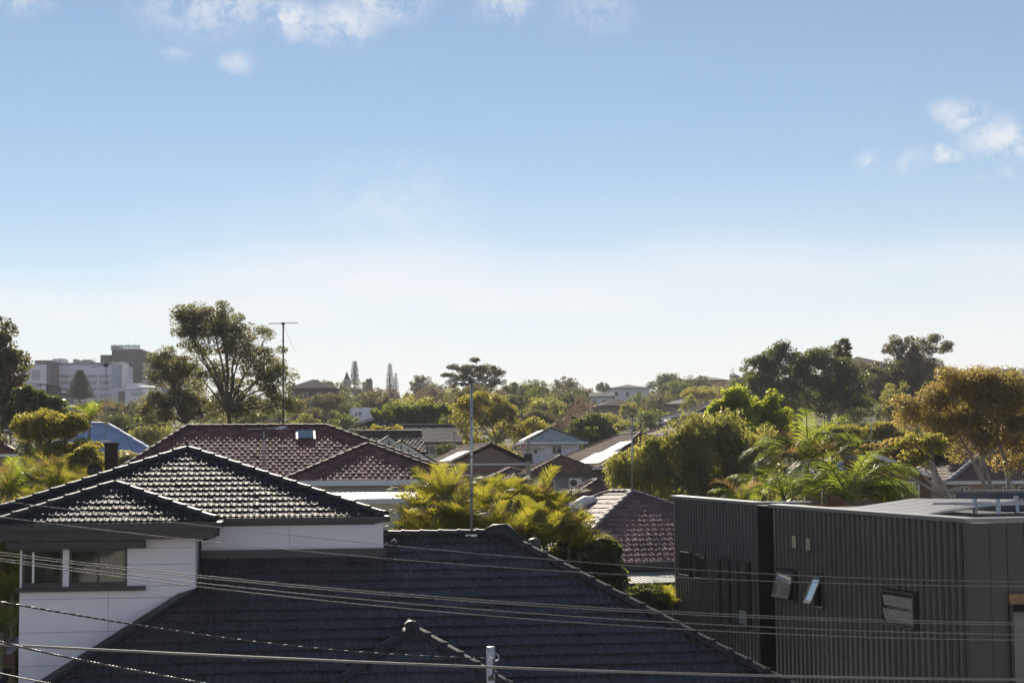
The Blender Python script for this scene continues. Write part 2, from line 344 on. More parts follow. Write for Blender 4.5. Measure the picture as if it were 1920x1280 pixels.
def tile_face(poly, tw, gauge, prof, thick=0.028, skip=None, jitter=0.003, rng=None, cut=None):
    """one sloping face: returns V,F in (u, s, h) coordinates; each tile its own island. cut=(u0,s0,u1,s1) leaves a hole"""
    rng = rng or np.random.default_rng(1)
    V = []; Fq = []; base = 0
    smin = min(p[1] for p in poly); smax = max(p[1] for p in poly)
    nk = int(math.ceil((smax - smin) / gauge))
    pu = np.array([p[0] for p in prof]); ph = np.array([p[1] for p in prof])
    for k in range(nk):
        s0 = smin + k * gauge; s1 = min(s0 + gauge * 1.12, smax)
        sp = poly_span(poly, min(s0 + gauge * 0.45, smax - 1e-3))
        if not sp: continue
        a, b = sp
        off = (0.5 * tw if k % 2 else 0.0)
        i0 = int(math.floor((a - off) / tw)); i1 = int(math.ceil((b - off) / tw))
        for i in range(i0, i1):
            t0 = off + i * tw
            if skip is not None and (k, i) in skip: continue
            if cut is not None and cut[0] < t0 + tw / 2 < cut[2] and cut[1] < s0 + gauge / 2 < cut[3]: continue
            uu = t0 + pu * tw; hh = ph.copy()
            if uu[0] < a or uu[-1] > b:
                m = (uu >= a) & (uu <= b)
                if m.sum() < 2: continue
                uu = uu[m]; hh = hh[m]
            n = len(uu); j = rng.normal(0, jitter)
            low = np.stack([uu, np.full(n, s0), hh + thick + j], 1); top = np.stack([uu, np.full(n, s1), hh * 0.9 + 0.002], 1); lip = np.stack([uu, np.full(n, s0 + 0.004), hh * 0.2 - 0.006], 1)
            V.append(np.concatenate([low, top, lip]))
            q = np.arange(n - 1)
            Fq.append(base + np.stack([q, q + 1, n + q + 1, n + q], 1)); Fq.append(base + np.stack([2 * n + q, 2 * n + q + 1, q + 1, q], 1))
            base += 3 * n
    return np.concatenate(V), np.concatenate(Fq)
def face_matrix(p0, udir, sdir):
    """(u,s,h) -> local"""
    u = Vector(udir).normalized(); s = Vector(sdir).normalized(); n = u.cross(s)
    return Matrix(((u.x, s.x, n.x, p0[0]), (u.y, s.y, n.y, p0[1]), (u.z, s.z, n.z, p0[2]), (0, 0, 0, 1)))
def apply(M, V):
    A = np.array(M); return V @ A[:3, :3].T + A[:3, 3]
CAPS = {}
def cap_mesh(L, w, h, key):
    if key in CAPS: return CAPS[key]
    mb = MB(); n = 6
    def ring(x, k, dz): return [(x, -w / 2 * k * math.cos(math.pi * i / n), h * .85 * k * math.sin(math.pi * i / n) + dz) for i in range(n + 1)]
    r = [ring(0, 1.05, 0.0), ring(L * 0.16, 1.05, 0.0), ring(L * 0.18, 1.0, -0.004), ring(L * 1.06, 0.92, -0.01)]
    vs = [p for q in r for p in q]; m = n + 1; fs = []
    for a in range(3):
        for i in range(n): fs.append((a * m + i, (a + 1) * m + i, (a + 1) * m + i + 1, a * m + i + 1))
    fs.append(tuple(range(m)))
    mb.add(vs, fs)
    me = bpy.data.meshes.new('ridge_cap'); me.from_pydata(mb.v, [], mb.f); CAPS[key] = me
    return me
def cap_line(a, b, parent, m, L=0.42, w=0.24, h=0.105, name='ridge_cap', key=None, lift=0.02):
    a = Vector(a); b = Vector(b); n = max(1, int(round((b - a).length / L))); step = (b - a) / n; l = step.length
    me = cap_mesh(L, w, h, key or (L, w, h, m.name))
    if not me.materials: me.materials.append(m)
    d = step.normalized(); y = Vector((0, 0, 1)).cross(d).normalized(); z = d.cross(y)
    for i in range(n):
        o = bpy.data.objects.new(name, me); link(o, parent)
        p = a + step * i + z * lift
        jr = random.uniform(-0.012, 0.012)
        R = Matrix((d, y, z)).transposed().to_4x4() @ Matrix.Rotation(jr, 4, 'Z')
        o.matrix_local = Matrix.Translation(p) @ R @ Matrix.Diagonal((l / L, 1, 1, 1))
random.seed(7)

# ------------------------------------------------------------------ white house with charcoal roofs (near left)
PHI = math.radians(8.0)
FH = Frame(at(36, 1120, 34.0), PHI)
house = thing('white_house', 'white panelled two-storey house with charcoal tiled roofs, nearest at left', 'house', (FH.o.x, FH.o.y, 0), PHI)
u1 = FH.hv(368, 1050, 0).x
zE = FH.hv(200, 982, -0.45).z                       # top of the small roof's gutter
# --- upper main hip roof
vm = 1.35
ve = vm - 0.14
pR = FH.hv(722, 969, ve); uR = pR.x; zM = FH.hv(600, 970, ve).z
best = None
for i in range(400):
    hw = 2.5 + i * 0.006
    px = FH.pix(uR - hw, ve + hw, zM + hw * 0.37)[0]
    if best is None or abs(px - 352) < best[0]: best = (abs(px - 352), hw)
hwM = best[1]; uA = uR - hwM; vA = ve + hwM
zA = FH.hv(352, 842, vA).z; uLm = uR - 2 * hwM
tanM = (zA - zM) / hwM
up_roof = MB(); RB = vA + 1.6
up_roof.add([(uLm, ve, zM), (uR, ve, zM), (uA, vA, zA), (uA, RB, zA), (uR, RB + hwM, zM), (uLm, RB + hwM, zM)],
            [(0, 1, 2), (1, 4, 3, 2), (4, 5, 3), (5, 0, 2, 3), (0, 5, 4, 1)])
roof_up = up_roof.build('upper_roof', M_under, house); roof_up['label'] = 'upper charcoal hip roof glinting in low sun'
def tiled(name, p0, udir, sdir, poly, tw, g, prof, m, parent, thick=0.028, cut=None, seed=1, stuff=True, lift=0.01, smooth=False):
    V, Fq = tile_face(poly, tw, g, prof, thick, rng=np.random.default_rng(seed), cut=cut)
    V[:, 2] += lift
    o = mesh_np(name, apply(face_matrix(p0, udir, sdir), V), Fq, m, parent, smooth=smooth)
    if stuff: o['kind'] = 'stuff'
    return o
cM = math.sqrt(1 + tanM * tanM)
TW, TG = 0.235, 0.325
tiled('upper_roof_tiles', (uLm, ve, zM), (1, 0, 0), (0, 1, tanM), [(0, 0), (2 * hwM, 0), (hwM, hwM * cM)], TW, TG, PROF_A, M_charu, roof_up, 0.030, seed=3)
rl = RB - vA
tiled('side_roof_tiles', (uR, ve, zM), (0, 1, 0), (-1, 0, tanM), [(0, 0), (2 * hwM + rl, 0), (hwM + rl, hwM * cM), (hwM, hwM * cM)], TW, TG, PROF_A, M_charu, roof_up, 0.030, seed=4)
tiled('far_side_roof_tiles', (uLm, RB + hwM, zM), (0, -1, 0), (1, 0, tanM), [(0, 0), (2 * hwM + rl, 0), (hwM + rl, hwM * cM), (hwM, hwM * cM)], TW, TG, PROF_A, M_charu, roof_up, 0.030, seed=5)
cap_line((uR, ve, zM + .02), (uA, vA, zA), roof_up, M_cap); cap_line((uLm, ve, zM + .02), (uA, vA, zA), roof_up, M_cap); cap_line((uA, vA, zA), (uA, RB, zA), roof_up, M_cap)
# --- small front hip over the window box
us0, us1, vs0 = -0.42, u1 + 0.38, -0.45
hs = (us1 - us0) / 2; um = (us0 + us1) / 2; tanS = tanM
zS = zE + 0.02; zP = zS + hs * tanS
vback = ve + (zP - zM) / tanM                      # where its ridge runs into the main slope
sm = MB().add([(us0, vs0, zS), (us1, vs0, zS), (um, vs0 + hs, zP), (um, vback, zP), (us1, ve + .3, zS), (us0, ve + .3, zS)], [(0, 1, 2), (1, 4, 3, 2), (5, 0, 2, 3)])
roof_sm = sm.build('window_box_roof', M_under, house); roof_sm['label'] = 'small charcoal hip roof over the window box'
tiled('front_roof_tiles', (us0, vs0, zS), (1, 0, 0), (0, 1, tanS), [(0, 0), (2 * hs, 0), (hs, hs * cM)], TW, TG, PROF_A, M_charu, roof_sm, 0.030, seed=6)
dv = vback - vs0
tiled('right_roof_tiles', (us1, vs0, zS), (0, 1, 0), (-1, 0, tanS), [(0, 0), (ve + .1 - vs0, 0), (dv, hs * cM), (hs, hs * cM)], TW, TG, PROF_A, M_charu, roof_sm, 0.030, seed=7)
tiled('left_roof_tiles', (us0, ve + 2.0, zS), (0, -1, 0), (1, 0, tanS), [(0, 0), (ve + 2.0 - vs0, 0), (ve + 2 - vs0 - hs, hs * cM), (ve + 2 - vback, hs * cM)], TW, TG, PROF_A, M_charu, roof_sm, 0.030, seed=8)
cap_line((us0, vs0, zS + .02), (um, vs0 + hs, zP), roof_sm, M_cap); cap_line((us1, vs0, zS + .02), (um, vs0 + hs, zP), roof_sm, M_cap); cap_line((um, vs0 + hs, zP), (um, vback + .2, zP), roof_sm, M_cap)
# gutters, fascias, soffits
gb = MB().box(us0 - .02, vs0 - .11, zE - .115, us1 + .02, vs0, zE + .012).box(us0 - .03, vs0 - .12, zE - .01, us1 + .03, vs0 - .09, zE + .02).box(us1, vs0 - .11, zE - .115, us1 + .10, ve - .02, zE + .012).box(us0 - .12, vs0 - .11, zE - .115, us0 - .02, ve + 3, zE + .012)
gb.build('gutter', M_dark, house)
MB().box(us0 + .1, vs0 + .0, zE - .30, us1 - .02, vs0 + .03, zE - .117).box(us0 + .1, vs0 + .03, zE - .30, us1 - .02, 0.01, zE - .28).box(us1 - .05, vs0 + .031, zE - .279, us1 - .02, ve, zE - .118).build('fascia', M_dark, house)
MB().box(us1 + .12, ve - .11, zM - .10, uR + .06, ve, zM + .015).box(uR - .01, ve + .001, zM - .10, uR + .10, ve + 7, zM + .015).build('gutter', M_dark, house)
pf = FH.hv(709, 985, ve + .02)
zband = FH.hv(600, 984, ve).z
MB().box(us1 - .3, ve + .005, zband, pf.x, ve + .05, zM - .102).build('fascia', M_dark, house)
# --- upper walls
zw0, zw1 = 0.0, zE - .285
wall = MB().box(0.02, 0.03, zw0, u1 - .02, vm + .2, zw1 + .2).build('wall', M_joint, house); wall['label'] = 'white panelled wall of the window box'
pxz = lambda py, px=200: FH.hv(px, py, 0).z
uj = FH.hv(203, 1150, 0).x
zj = [pxz(1059), pxz(1121), pxz(1183), pxz(1245)]
GAP = 0.008
def wpan(ua, ub, za, zb):
    bxo('wall_panel', (ua + GAP / 2, 0.0, za + GAP / 2, ub - GAP / 2, 0.029, zb - GAP / 2), M_white, wall)
# window openings
wa0, wa1 = FH.hv(42, 1060, 0).x, FH.hv(117, 1060, 0).x
wb0, wb1 = FH.hv(130, 1060, 0).x, FH.hv(238, 1060, 0).x
zt, zb_ = pxz(1029, 130), pxz(1098, 130)
rows = [zw0, zw0 + (zj[3] - zw0) / 2, zj[3], zj[2], zj[1], zb_ - .02]
for a, b in zip(rows[:-1], rows[1:]):
    wpan(0, uj, a, b); wpan(uj, u1, a, b)
wpan(0, uj, zt, zw1 + .1); wpan(uj, u1, zt, zw1 + .1)
wpan(wb1, u1, zb_ - .02, zj[0]); wpan(wb1, u1, zj[0], zt)
wpan(wa1, wb0, zb_ - .02, zt); wpan(0, wa0, zb_ - .02, zt)
bxo('side_wall', (u1 - .018, 0.0, zw0, u1, vm + .2, zw1 + .15), M_white, house); bxo('side_wall', (0, 0.03, zw0, 0.018, vm + 5, zw1 + .15), M_white, house)
def window(ua, ub, za, zb, panes, parent):
    fr = MB(); t = 0.045; y0, y1 = -0.015, 0.05
    fr.box(ua, y0, zb - t, ub, y1, zb).box(ua, y0, za, ub, y1, za + t * 1.5).box(ua, y0, za + t * 1.5, ua + t, y1, zb - t).box(ub - t, y0, za + t * 1.5, ub, y1, zb - t)
    w = fr.build('window', M_dark, parent)
    xs_ = np.linspace(ua + t, ub - t, panes + 1)
    for i in range(panes):
        if i: bxo('mullion', (xs_[i] - .02, -0.01, za + t * 1.5, xs_[i] + .02, 0.045, zb - t), M_dark, w)
        bxo('pane', (xs_[i], 0.020, za + t * 1.5, xs_[i + 1], 0.027, zb - t), M_glass, w)
    return w
window(wa0, wa1, zb_, zt, 1, house); window(wb0, wb1, zb_, zt, 2, house)
MB().box(wa0 + .18, 0.008, zb_ + .07, wa0 + .22, 0.019, zt - .05).build('window_stay', M_trim, house)
zh0, zh1 = pxz(1030), pxz(1012, 260)
uh1 = FH.hv(273, 1015, -0.15).x
MB().box(-0.22, -0.30, zh0 + .03, uh1, -0.002, zh1).box(-0.22, -0.002, zh0 + .03, -0.002, 0.6, zh1).build('window_hood', M_dark, house)
zs1 = pxz(1097)
MB().box(-0.07, -0.14, zs1 - .10, uh1, -0.002, zs1 - .02).build('window_sill', M_dark, house)
# main upper wall band right of the box
zlow = FH.hv(700, 1016, vm - .1).z
band = MB().box(u1 + .02, vm - .08, zlow - 1.0, FH.hv(718, 1000, vm - .1).x, vm + 3.4, zband + .03).build('upper_wall', M_joint, house)
ub0, ub1, ubj = u1 + .02, FH.hv(718, 1000, vm - .1).x, FH.hv(543, 1000, vm - .1).x
bxo('wall_panel', (ub0, vm - .11, zlow - .8, ubj - .004, vm - .081, zband - .002), M_white, band); bxo('wall_panel', (ubj + .004, vm - .11, zlow - .8, ub1, vm - .081, zband - .002), M_white, band)
bxo('wall_panel', (ub1 - .02, vm - .079, zlow - .8, ub1 + .01, vm + 3.4, zband - .002), M_white, band)
MB().box(ub1 - .16, vm - .16, zband, ub1 + .02, vm + .1, zband + .02).build('wall_cap', M_trim, house)
dp0 = FH.hv(404, 990, vs0 - .05); dp1 = FH.hv(374, 1006, -0.06); dp2 = FH.hv(374, 1066, -0.06)
MB().tube([(us1 + .05, vs0 - .05, zE - .1), (us1 + .05, vs0 - .05, zE - .22), (u1 + .07, -.02, zE - .36), (u1 + .07, -.02, dp2.z - .5)], 0.035, 8).build('downpipe', M_dark, house, smooth=True)

# --- lower front roof
vr = vm + 0.45
zr = FH.hv(830, 1003, vr).z
ur1 = FH.hv(935, 1002, vr).x
best = None
for i in range(600):
    s = 2.0 + i * 0.01
    for tp in (0.5, 0.55, 0.6):
        pass
    z_ = zr - s * 0.55
    px = FH.pix(ur1 + s, vr - s, z_)[0]
    if best is None or abs(px - 1460) < best[0]: best = (abs(px - 1460), s)
sH = best[1]
zH = FH.hv(1460, 1277, vr - sH).z
tanL = (zr - zH) / sH
Z_EAVE = 2.55
run = (zr - Z_EAVE) / tanL
cL = math.sqrt(1 + tanL * tanL)
nL = Vector((0, -tanL, 1)).normalized(); pL = Vector((0, vr, zr))
q1 = FH.hplane(366, 1106, pL, nL); q2 = FH.hplane(90, 1280, pL, nL)
kq = (q1.x - q2.x) / (q1.y - q2.y)                   # plan slope of the left edge
vE = vr - run
uql = lambda v: q1.x + (v - q1.y) * kq
urE = ur1 + run
top_u0 = u1 + .03
EDGE = [(uql(vE), vE), (urE, vE), (ur1, vr), (top_u0, vr), (top_u0, q1.y + .0)]
zf = lambda v: zr - (vr - v) * tanL
lo = MB()
pts = [(u, v, zf(v)) for u, v in EDGE]
lo.add(pts + [(p[0], p[1], p[2] - .10) for p in pts], [(0, 1, 2, 3, 4), (9, 8, 7, 6, 5)] + [(i, 5 + i, 5 + (i + 1) % 5, (i + 1) % 5) for i in range(5)])
# right-hand slope of the same roof
zz_ = Z_EAVE
lo.add([(urE, vE, zz_), (urE, vr + run, zz_), (ur1, vr, zr)], [(0, 1, 2)])
lo.add([(ur1, vr, zr), (urE, vr + run, zz_), (ub1, vr + run, zz_), (ub1, vr, zr)], [(0, 1, 2, 3)])
roof_lo = lo.build('lower_roof', M_under, house); roof_lo['label'] = 'broad charcoal tiled lower roof in shade'
# tiles: the nearest 300 whole ones each an object, the rest one part
TWL, TGL = 0.30, 0.335
polyL = [(u, (v - vE) * cL) for u, v in EDGE]
Mface = face_matrix((0, vE, Z_EAVE), (1, 0, 0), (0, 1, tanL))
apx = FH.hplane(765, 1176, pL, nL)
dorm_u, dorm_v = apx.x, apx.y - 0.10
def in_dormer(u, s):
    v = vE + s / cL
    return v < dorm_v + .15 and abs(u - dorm_u) < (dorm_v + .15 - v)
whole = []; skip = set()
for k in range(int(run * cL / TGL)):
    s0 = k * TGL
    spA = poly_span(polyL, s0 + .01); spB = poly_span(polyL, min(s0 + TGL, run * cL - .01))
    if not spA or not spB: continue
    a, b = max(spA[0], spB[0]) + .06, min(spA[1], spB[1]) - .10
    off = 0.5 * TWL if k % 2 else 0.0
    for i in range(int(math.floor((poly_span(polyL, s0 + TGL * .45)[0] - off) / TWL)), int(math.ceil((poly_span(polyL, s0 + TGL * .45)[1] - off) / TWL))):
        t0 = off + i * TWL
        if in_dormer(t0 + TWL / 2, s0 + TGL / 2): skip.add((k, i)); continue
        if t0 >= a and t0 + TWL <= b:
            v = vE + (s0 + .16) / cL; p = FH.pix(t0 + TWL / 2, v, zf(v))
            if 20 < p[0] < 1900 and 1000 < p[1] < 1276: whole.append((v, k, i, t0, s0))
whole.sort(key=lambda w: w[0])
rt = random.Random(5)
pu = np.array([p[0] for p in PROF_A]); ph_ = np.array([p[1] for p in PROF_A]); n_ = len(pu)
tv = np.concatenate([np.stack([pu * TWL, np.zeros(n_), ph_ + .044], 1), np.stack([pu * TWL, np.full(n_, TGL * 1.12), ph_ * .9 + .002], 1), np.stack([pu * TWL, np.full(n_, .004), ph_ * .2 - .006], 1)])
q_ = np.arange(n_ - 1)
tmesh = None
for (v, k, i, t0, s0) in whole[:300]:
    skip.add((k, i))
    M = Mface @ Matrix.Translation((t0, s0, 0.01 + rt.gauss(0, .002))) @ Matrix.Rotation(rt.gauss(0, .006), 4, 'Z')
    if tmesh is None:
        o = mesh_np('roof_tile', tv, np.concatenate([np.stack([q_, q_ + 1, n_ + q_ + 1, n_ + q_], 1), np.stack([2 * n_ + q_, 2 * n_ + q_ + 1, q_ + 1, q_], 1)]), M_charo, roof_lo); tmesh = o.data
    else:
        o = link(bpy.data.objects.new('roof_tile', tmesh), roof_lo)
    o.matrix_local = M
V, Fq = tile_face(polyL, TWL, TGL, PROF_A, 0.044, skip=skip, rng=np.random.default_rng(11)); V[:, 2] += .01
o = mesh_np('further_roof_tiles', apply(Mface, V), Fq, M_char, roof_lo); o['kind'] = 'stuff'
tiled('right_roof_tiles', (urE, vE, Z_EAVE), (0, 1, 0), (-1, 0, tanL), [(0, 0), (2 * run, 0), (run, run * cL)], TWL, TGL, PROF_A, M_char, roof_lo, 0.034, seed=12)
cap_line((urE, vE, Z_EAVE + .02), (ur1, vr, zr + .02), roof_lo, M_cap, w=.27, h=.12); cap_line((ub1 + .02, vr, zr + .02), (ur1 - .1, vr, zr + .02), roof_lo, M_cap, w=.25, h=.10)
MB().tube([(ur1 - .30, vr, zr + .0), (ur1 - .1, vr, zr + .06), (ur1 + .12, vr - .1, zr + .07), (ur1 + .36, vr - .36, zr - .14)], [.11, .165, .17, .13], 10).build('ridge_end_cap', M_cap, roof_lo, smooth=True)
# flashing along the wall and along the left edge
lf = MB()
for (va, vb_) in [(q1.y + .05, vE)]:
    for dx, dz, w2, h2 in [(0, .05, .26, .07), (.16, .02, .20, .05)]:
        lf.bar((uql(va) + dx, va, zf(va) + dz), (uql(vb_) + dx, vb_, zf(vb_) + dz), w2, h2)
lf.build('edge_flashing', M_dark, roof_lo)
MB().box(top_u0 - .0, vm - .30, zf(vm - .3) + .035, ub1 + .05, vm - .112, zf(vm - .112) + .10).build('wall_flashing', M_dark, roof_lo)
cw = MB(); pa, pb = (uql(q1.y), q1.y), (uql(vE), vE)
cw.add([(pa[0], pa[1], 0), (pb[0], pb[1], 0), (pb[0], pb[1], zf(pb[1]) - .1), (pa[0], pa[1], zf(pa[1]) - .1)], [(0, 1, 2, 3)])
cw.box(uql(vE + .6) + .5, vE + .6, 0, urE - .6, vE + .75, Z_EAVE - .02).box(urE - .75, vE + .76, 0, urE - .6, vr + run - .6, Z_EAVE - .02)
cw.build('lower_wall', M_white, house)
MB().box(uql(vE), vE - .12, Z_EAVE - .12, urE + .1, vE - .005, Z_EAVE + .01).build('gutter', M_dark, house)
# white things caught on the flashing
bm_ = FH.hplane(740, 1024, pL, nL)
MB().tube([(bm_.x - .08, bm_.y, zf(bm_.y) + .1), (bm_.x, bm_.y, zf(bm_.y) + .16), (bm_.x + .04, bm_.y, zf(bm_.y) + .08)], [.008, .022, .006], 6).tube([(bm_.x - .2, bm_.y, zf(bm_.y) + .05), (bm_.x - .14, bm_.y, zf(bm_.y) + .09)], [.012, .006], 6).build('torn_flashing_tab', M_trim, house)
# --- little front hip (dormer) on the lower roof
zd = zf(dorm_v) + .10
dl = dorm_v - vE + .4                              # runs down to the eave
de = vE - .4
zde = zd - dl * tanL
dm = MB().add([(dorm_u, dorm_v, zd), (dorm_u - dl, de, zde), (dorm_u + dl, de, zde), (dorm_u, dorm_v + .12, zd), (dorm_u - dl, de + .14, zde), (dorm_u + dl, de + .14, zde)],
              [(0, 1, 2), (0, 3, 4, 1), (0, 2, 5, 3)])
dh = 0.80                                            # ridge stands this much forward of the main slope
dm = MB().add([(dorm_u, dorm_v - dh, zd), (dorm_u - dl, de - dh, zde), (dorm_u + dl, de - dh, zde), (dorm_u, dorm_v + .1, zd), (dorm_u - dl, de + .1, zde), (dorm_u + dl, de + .1, zde)], [(0, 1, 2), (0, 3, 4, 1), (0, 2, 5, 3)])
roof_d = dm.build('front_gablet_roof', M_under, house); roof_d['label'] = 'small hip roof rising from the lower slope'
dr = dl
tiled('gablet_roof_tiles', (dorm_u - dr, de - dh, zde), (1, 0, 0), (0, 1, tanL), [(0, 0), (2 * dr, 0), (dr, dr * cL)], TWL, TGL, PROF_A, M_char, roof_d, .034, seed=21)
for sgn in (-1, 1):
    p0 = (dorm_u - dr, de + .1, zde) if sgn < 0 else (dorm_u + dr, de - dh, zde)
    ud = (0, -1, 0) if sgn < 0 else (0, 1, 0)
    w_ = dh + .1
    pol = [(0, 0), (w_, 0), (w_ - dr, dr * cL), (-dr, dr * cL)] if sgn < 0 else [(0, 0), (w_, 0), (dr + w_, dr * cL), (dr, dr * cL)]
    tiled('gablet_side_tiles', p0, ud, (-sgn, 0, tanL), pol, TWL, TGL, PROF_A, M_char, roof_d, .034, seed=22 + sgn)
cap_line((dorm_u - dl, de - dh, zde), (dorm_u, dorm_v - dh, zd + .0), roof_d, M_cap, w=.26, h=.11); cap_line((dorm_u + dl, de - dh, zde), (dorm_u, dorm_v - dh, zd), roof_d, M_cap, w=.26, h=.11)
cap_line((dorm_u, dorm_v - dh - .05, zd + .03), (dorm_u, dorm_v + .1, zd + .03), roof_d, M_cap, w=.27, h=.12)
# bird-lime and lichen spots
sp = MB(); rs = random.Random(3)
for _ in range(90):
    px, py = rs.gauss(720, 130), rs.uniform(1040, 1270)
    p = FH.hplane(px, py, pL, nL)
    if p.x < uql(p.y) + .3: continue
    r = rs.choice([.008, .010, .014]); z0 = p.z + .052
    sp.add([(p.x - r, p.y, z0), (p.x, p.y - r, z0 - r * .5), (p.x + r, p.y, z0), (p.x, p.y + r, z0 + r * .6)], [(0, 1, 2, 3)])
sp.build('lichen_spots', mat('lichen_white', (0.42, 0.43, 0.42), 0.9, 0.1), roof_lo)['kind'] = 'stuff'
# roof vent behind the right hip
vp = FH.hv(1002, 1031, vr + .9)
MB().tube([(vp.x, vr + .9, vp.z - 1.2), (vp.x, vr + .9, vp.z + .03)], .115, 14).build('vent_pipe', M_galv, house, smooth=True)
zc0 = vp.z + .03
MB().tube([(vp.x, vr + .9, zc0), (vp.x, vr + .9, zc0 + .015), (vp.x, vr + .9, zc0 + .16), (vp.x, vr + .9, zc0 + .21), (vp.x, vr + .9, zc0 + .235)], [.145, .15, .155, .11, .02], 16).build('vent_cowl', M_adark, house, smooth=True)
# brick chimney behind the upper roof
ck = FH.hv(209, 830, RB + 2.6)
MB().box(ck.x - .15, RB + 2.45, zM, ck.x + .15, RB + 2.8, ck.z - .06).box(ck.x - .175, RB + 2.43, ck.z - .059, ck.x + .175, RB + 2.82, ck.z).build('chimney', mat('dark_brown_brick', (0.060, 0.040, 0.036), .85, .2, var=.3, vscale=12), house)

# ------------------------------------------------------------------ dark ribbed building (near right)
FB = Frame(at(1822, 1100, 27.6), math.radians(8.5))
dark = thing('dark_clad_building', 'charcoal ribbed-metal two-storey building with solar panels, right foreground', 'building', (FB.o.x, FB.o.y, 0), FB.phi)
vB1 = FB.hu(1452, 1050, 0).y; vA0 = FB.hu(1422, 1050, 0).y; vA1 = FB.hu(1266, 1050, 0).y
zB0 = FB.hu(1822, 976, 0).z; zB1 = FB.hu(1452, 948, 0).z; zA0 = FB.hu(1422, 944, 0).z; zA1 = FB.hu(1266, 931, 0).z
topB = lambda v: zB0 + (zB1 - zB0) * v / vB1
topA = lambda v: zA0 + (zA1 - zA0) * (v - vA0) / (vA1 - vA0)
UW = 9.0
wb = MB().hexa([(0, 0, 0), (UW, 0, 0), (UW, vB1, 0), (0, vB1, 0), (0, 0, zB0 - .05), (UW, 0, zB0 + .05), (UW, vB1, zB1 + .05), (0, vB1, zB1 - .05)]).build('front_block_wall', M_cladD, dark)
UWA = 1.25
wa = MB().hexa([(0, vA0, 0), (UWA, vA0, 0), (UWA, vA1, 0), (0, vA1, 0), (0, vA0, zA0 - .05), (UWA, vA0, zA0 - .05), (UWA, vA1, zA1 - .05), (0, vA1, zA1 - .05)]).build('rear_block_wall', M_cladD, dark)
HOLES = []      # (v0, v1, z0, z1) window openings on the side wall
def side_rect(px0, px1, py0, py1):
    a = FB.hu(px0, py0, 0); b = FB.hu(px1, py1, 0); m0 = FB.hu((px0 + px1) / 2, py0, 0).z; m1 = FB.hu((px0 + px1) / 2, py1, 0).z
    return (b.y, a.y, m1, m0)
SIDE_WIN = [side_rect(1280, 1298, 1034, 1078), side_rect(1309, 1328, 1039, 1084), side_rect(1352, 1373, 1047, 1164), side_rect(1386, 1408, 1054, 1174),
            side_rect(1461, 1496, 1068, 1124), side_rect(1531, 1550, 1078, 1138), side_rect(1659, 1723, 1107, 1172)]
PITCHR = 0.272
def ribs(v0, v1, top, parent):
    n = int(round((v1 - v0) / PITCHR)); w = (v1 - v0) / n
    for i in range(n):
        a, b = v0 + i * w + .004, v0 + (i + .55) * w
        z0, z1 = 0.0, top((a + b) / 2) - .03
        segs = [(z0, z1)]
        for h in SIDE_WIN:
            if b > h[0] - .01 and a < h[1] + .01:
                segs = [s_ for s in segs for s_ in ((s[0], min(s[1], h[2] - .02)), (max(s[0], h[3] + .02), s[1])) if s_[1] - s_[0] > .05]
        for (p, q) in segs:
            MB().hexa([(-.052, a + .006, p), (.001, a, p), (.001, b, p), (-.046, b - .006, p), (-.052, a + .006, q), (.001, a, q), (.001, b, q), (-.046, b - .006, q)]).build('cladding_panel', M_cladA, parent)
ribs(0.02, vB1, topB, wb); ribs(vA0, vA1, topA, wa)
# street front: wide flat panels
nfp = 14; pw = 0.285
for i in range(nfp):
    ua, ub = .30 + i * pw, .30 + (i + 1) * pw
    z1 = zB0 - .04
    zc = FB.hv(1888, 1112, 0).z
    fx = FB.hv(1888, 1112, 0).x
    bxo('cladding_panel', (ua + .006, -.03, zc if ub > fx else 0, ub - .006, -.001, z1), M_cladF, wb)
    if ua < fx < ub: bxo('cladding_panel', (ua + .006, -.031, 0, fx - .002, -.0012, zc - .002), M_cladF, wb)
bxo('corner_trim', (-.08, -.032, 0, .298, -.0005, zB0 - .04), M_cladF, wb)
# coping strips
cop = MB()
cop.hexa([(-.10, -.06, zB0 - .03), (.16, .2, zB0 - .03), (.16, vB1 + .05, zB1 - .03), (-.10, vB1 + .05, zB1 - .03), (-.10, -.06, zB0 + .035), (.16, .2, zB0 + .05), (.16, vB1 + .05, zB1 + .05), (-.10, vB1 + .05, zB1 + .035)])
cop.hexa([(-.098, -.058, zB0 - .029), (UW, -.06, zB0 + .02), (UW, .2, zB0 + .02), (.16, .19, zB0 - .029), (-.098, -.058, zB0 + .034), (UW, -.06, zB0 + .085), (UW, .2, zB0 + .10), (.16, .19, zB0 + .049)])
cop.hexa([(-.10, vA0 - .06, zA0 - .03), (.16, vA0 + .15, zA0 - .03), (.16, vA1, zA1 - .03), (-.10, vA1, zA1 - .03), (-.10, vA0 - .06, zA0 + .035), (.16, vA0 + .15, zA0 + .05), (.16, vA1, zA1 + .05), (-.10, vA1, zA1 + .035)])
cop.hexa([(-.098, vA0 - .058, zA0 - .029), (UWA, vA0 - .06, zA0 - .02), (UWA, vA0 + .2, zA0 - .02), (.16, vA0 + .14, zA0 - .029), (-.098, vA0 - .058, zA0 + .034), (UWA, vA0 - .06, zA0 + .03), (UWA, vA0 + .2, zA0 + .04), (.16, vA0 + .14, zA0 + .049)])
cop.build('coping', M_cop, dark)
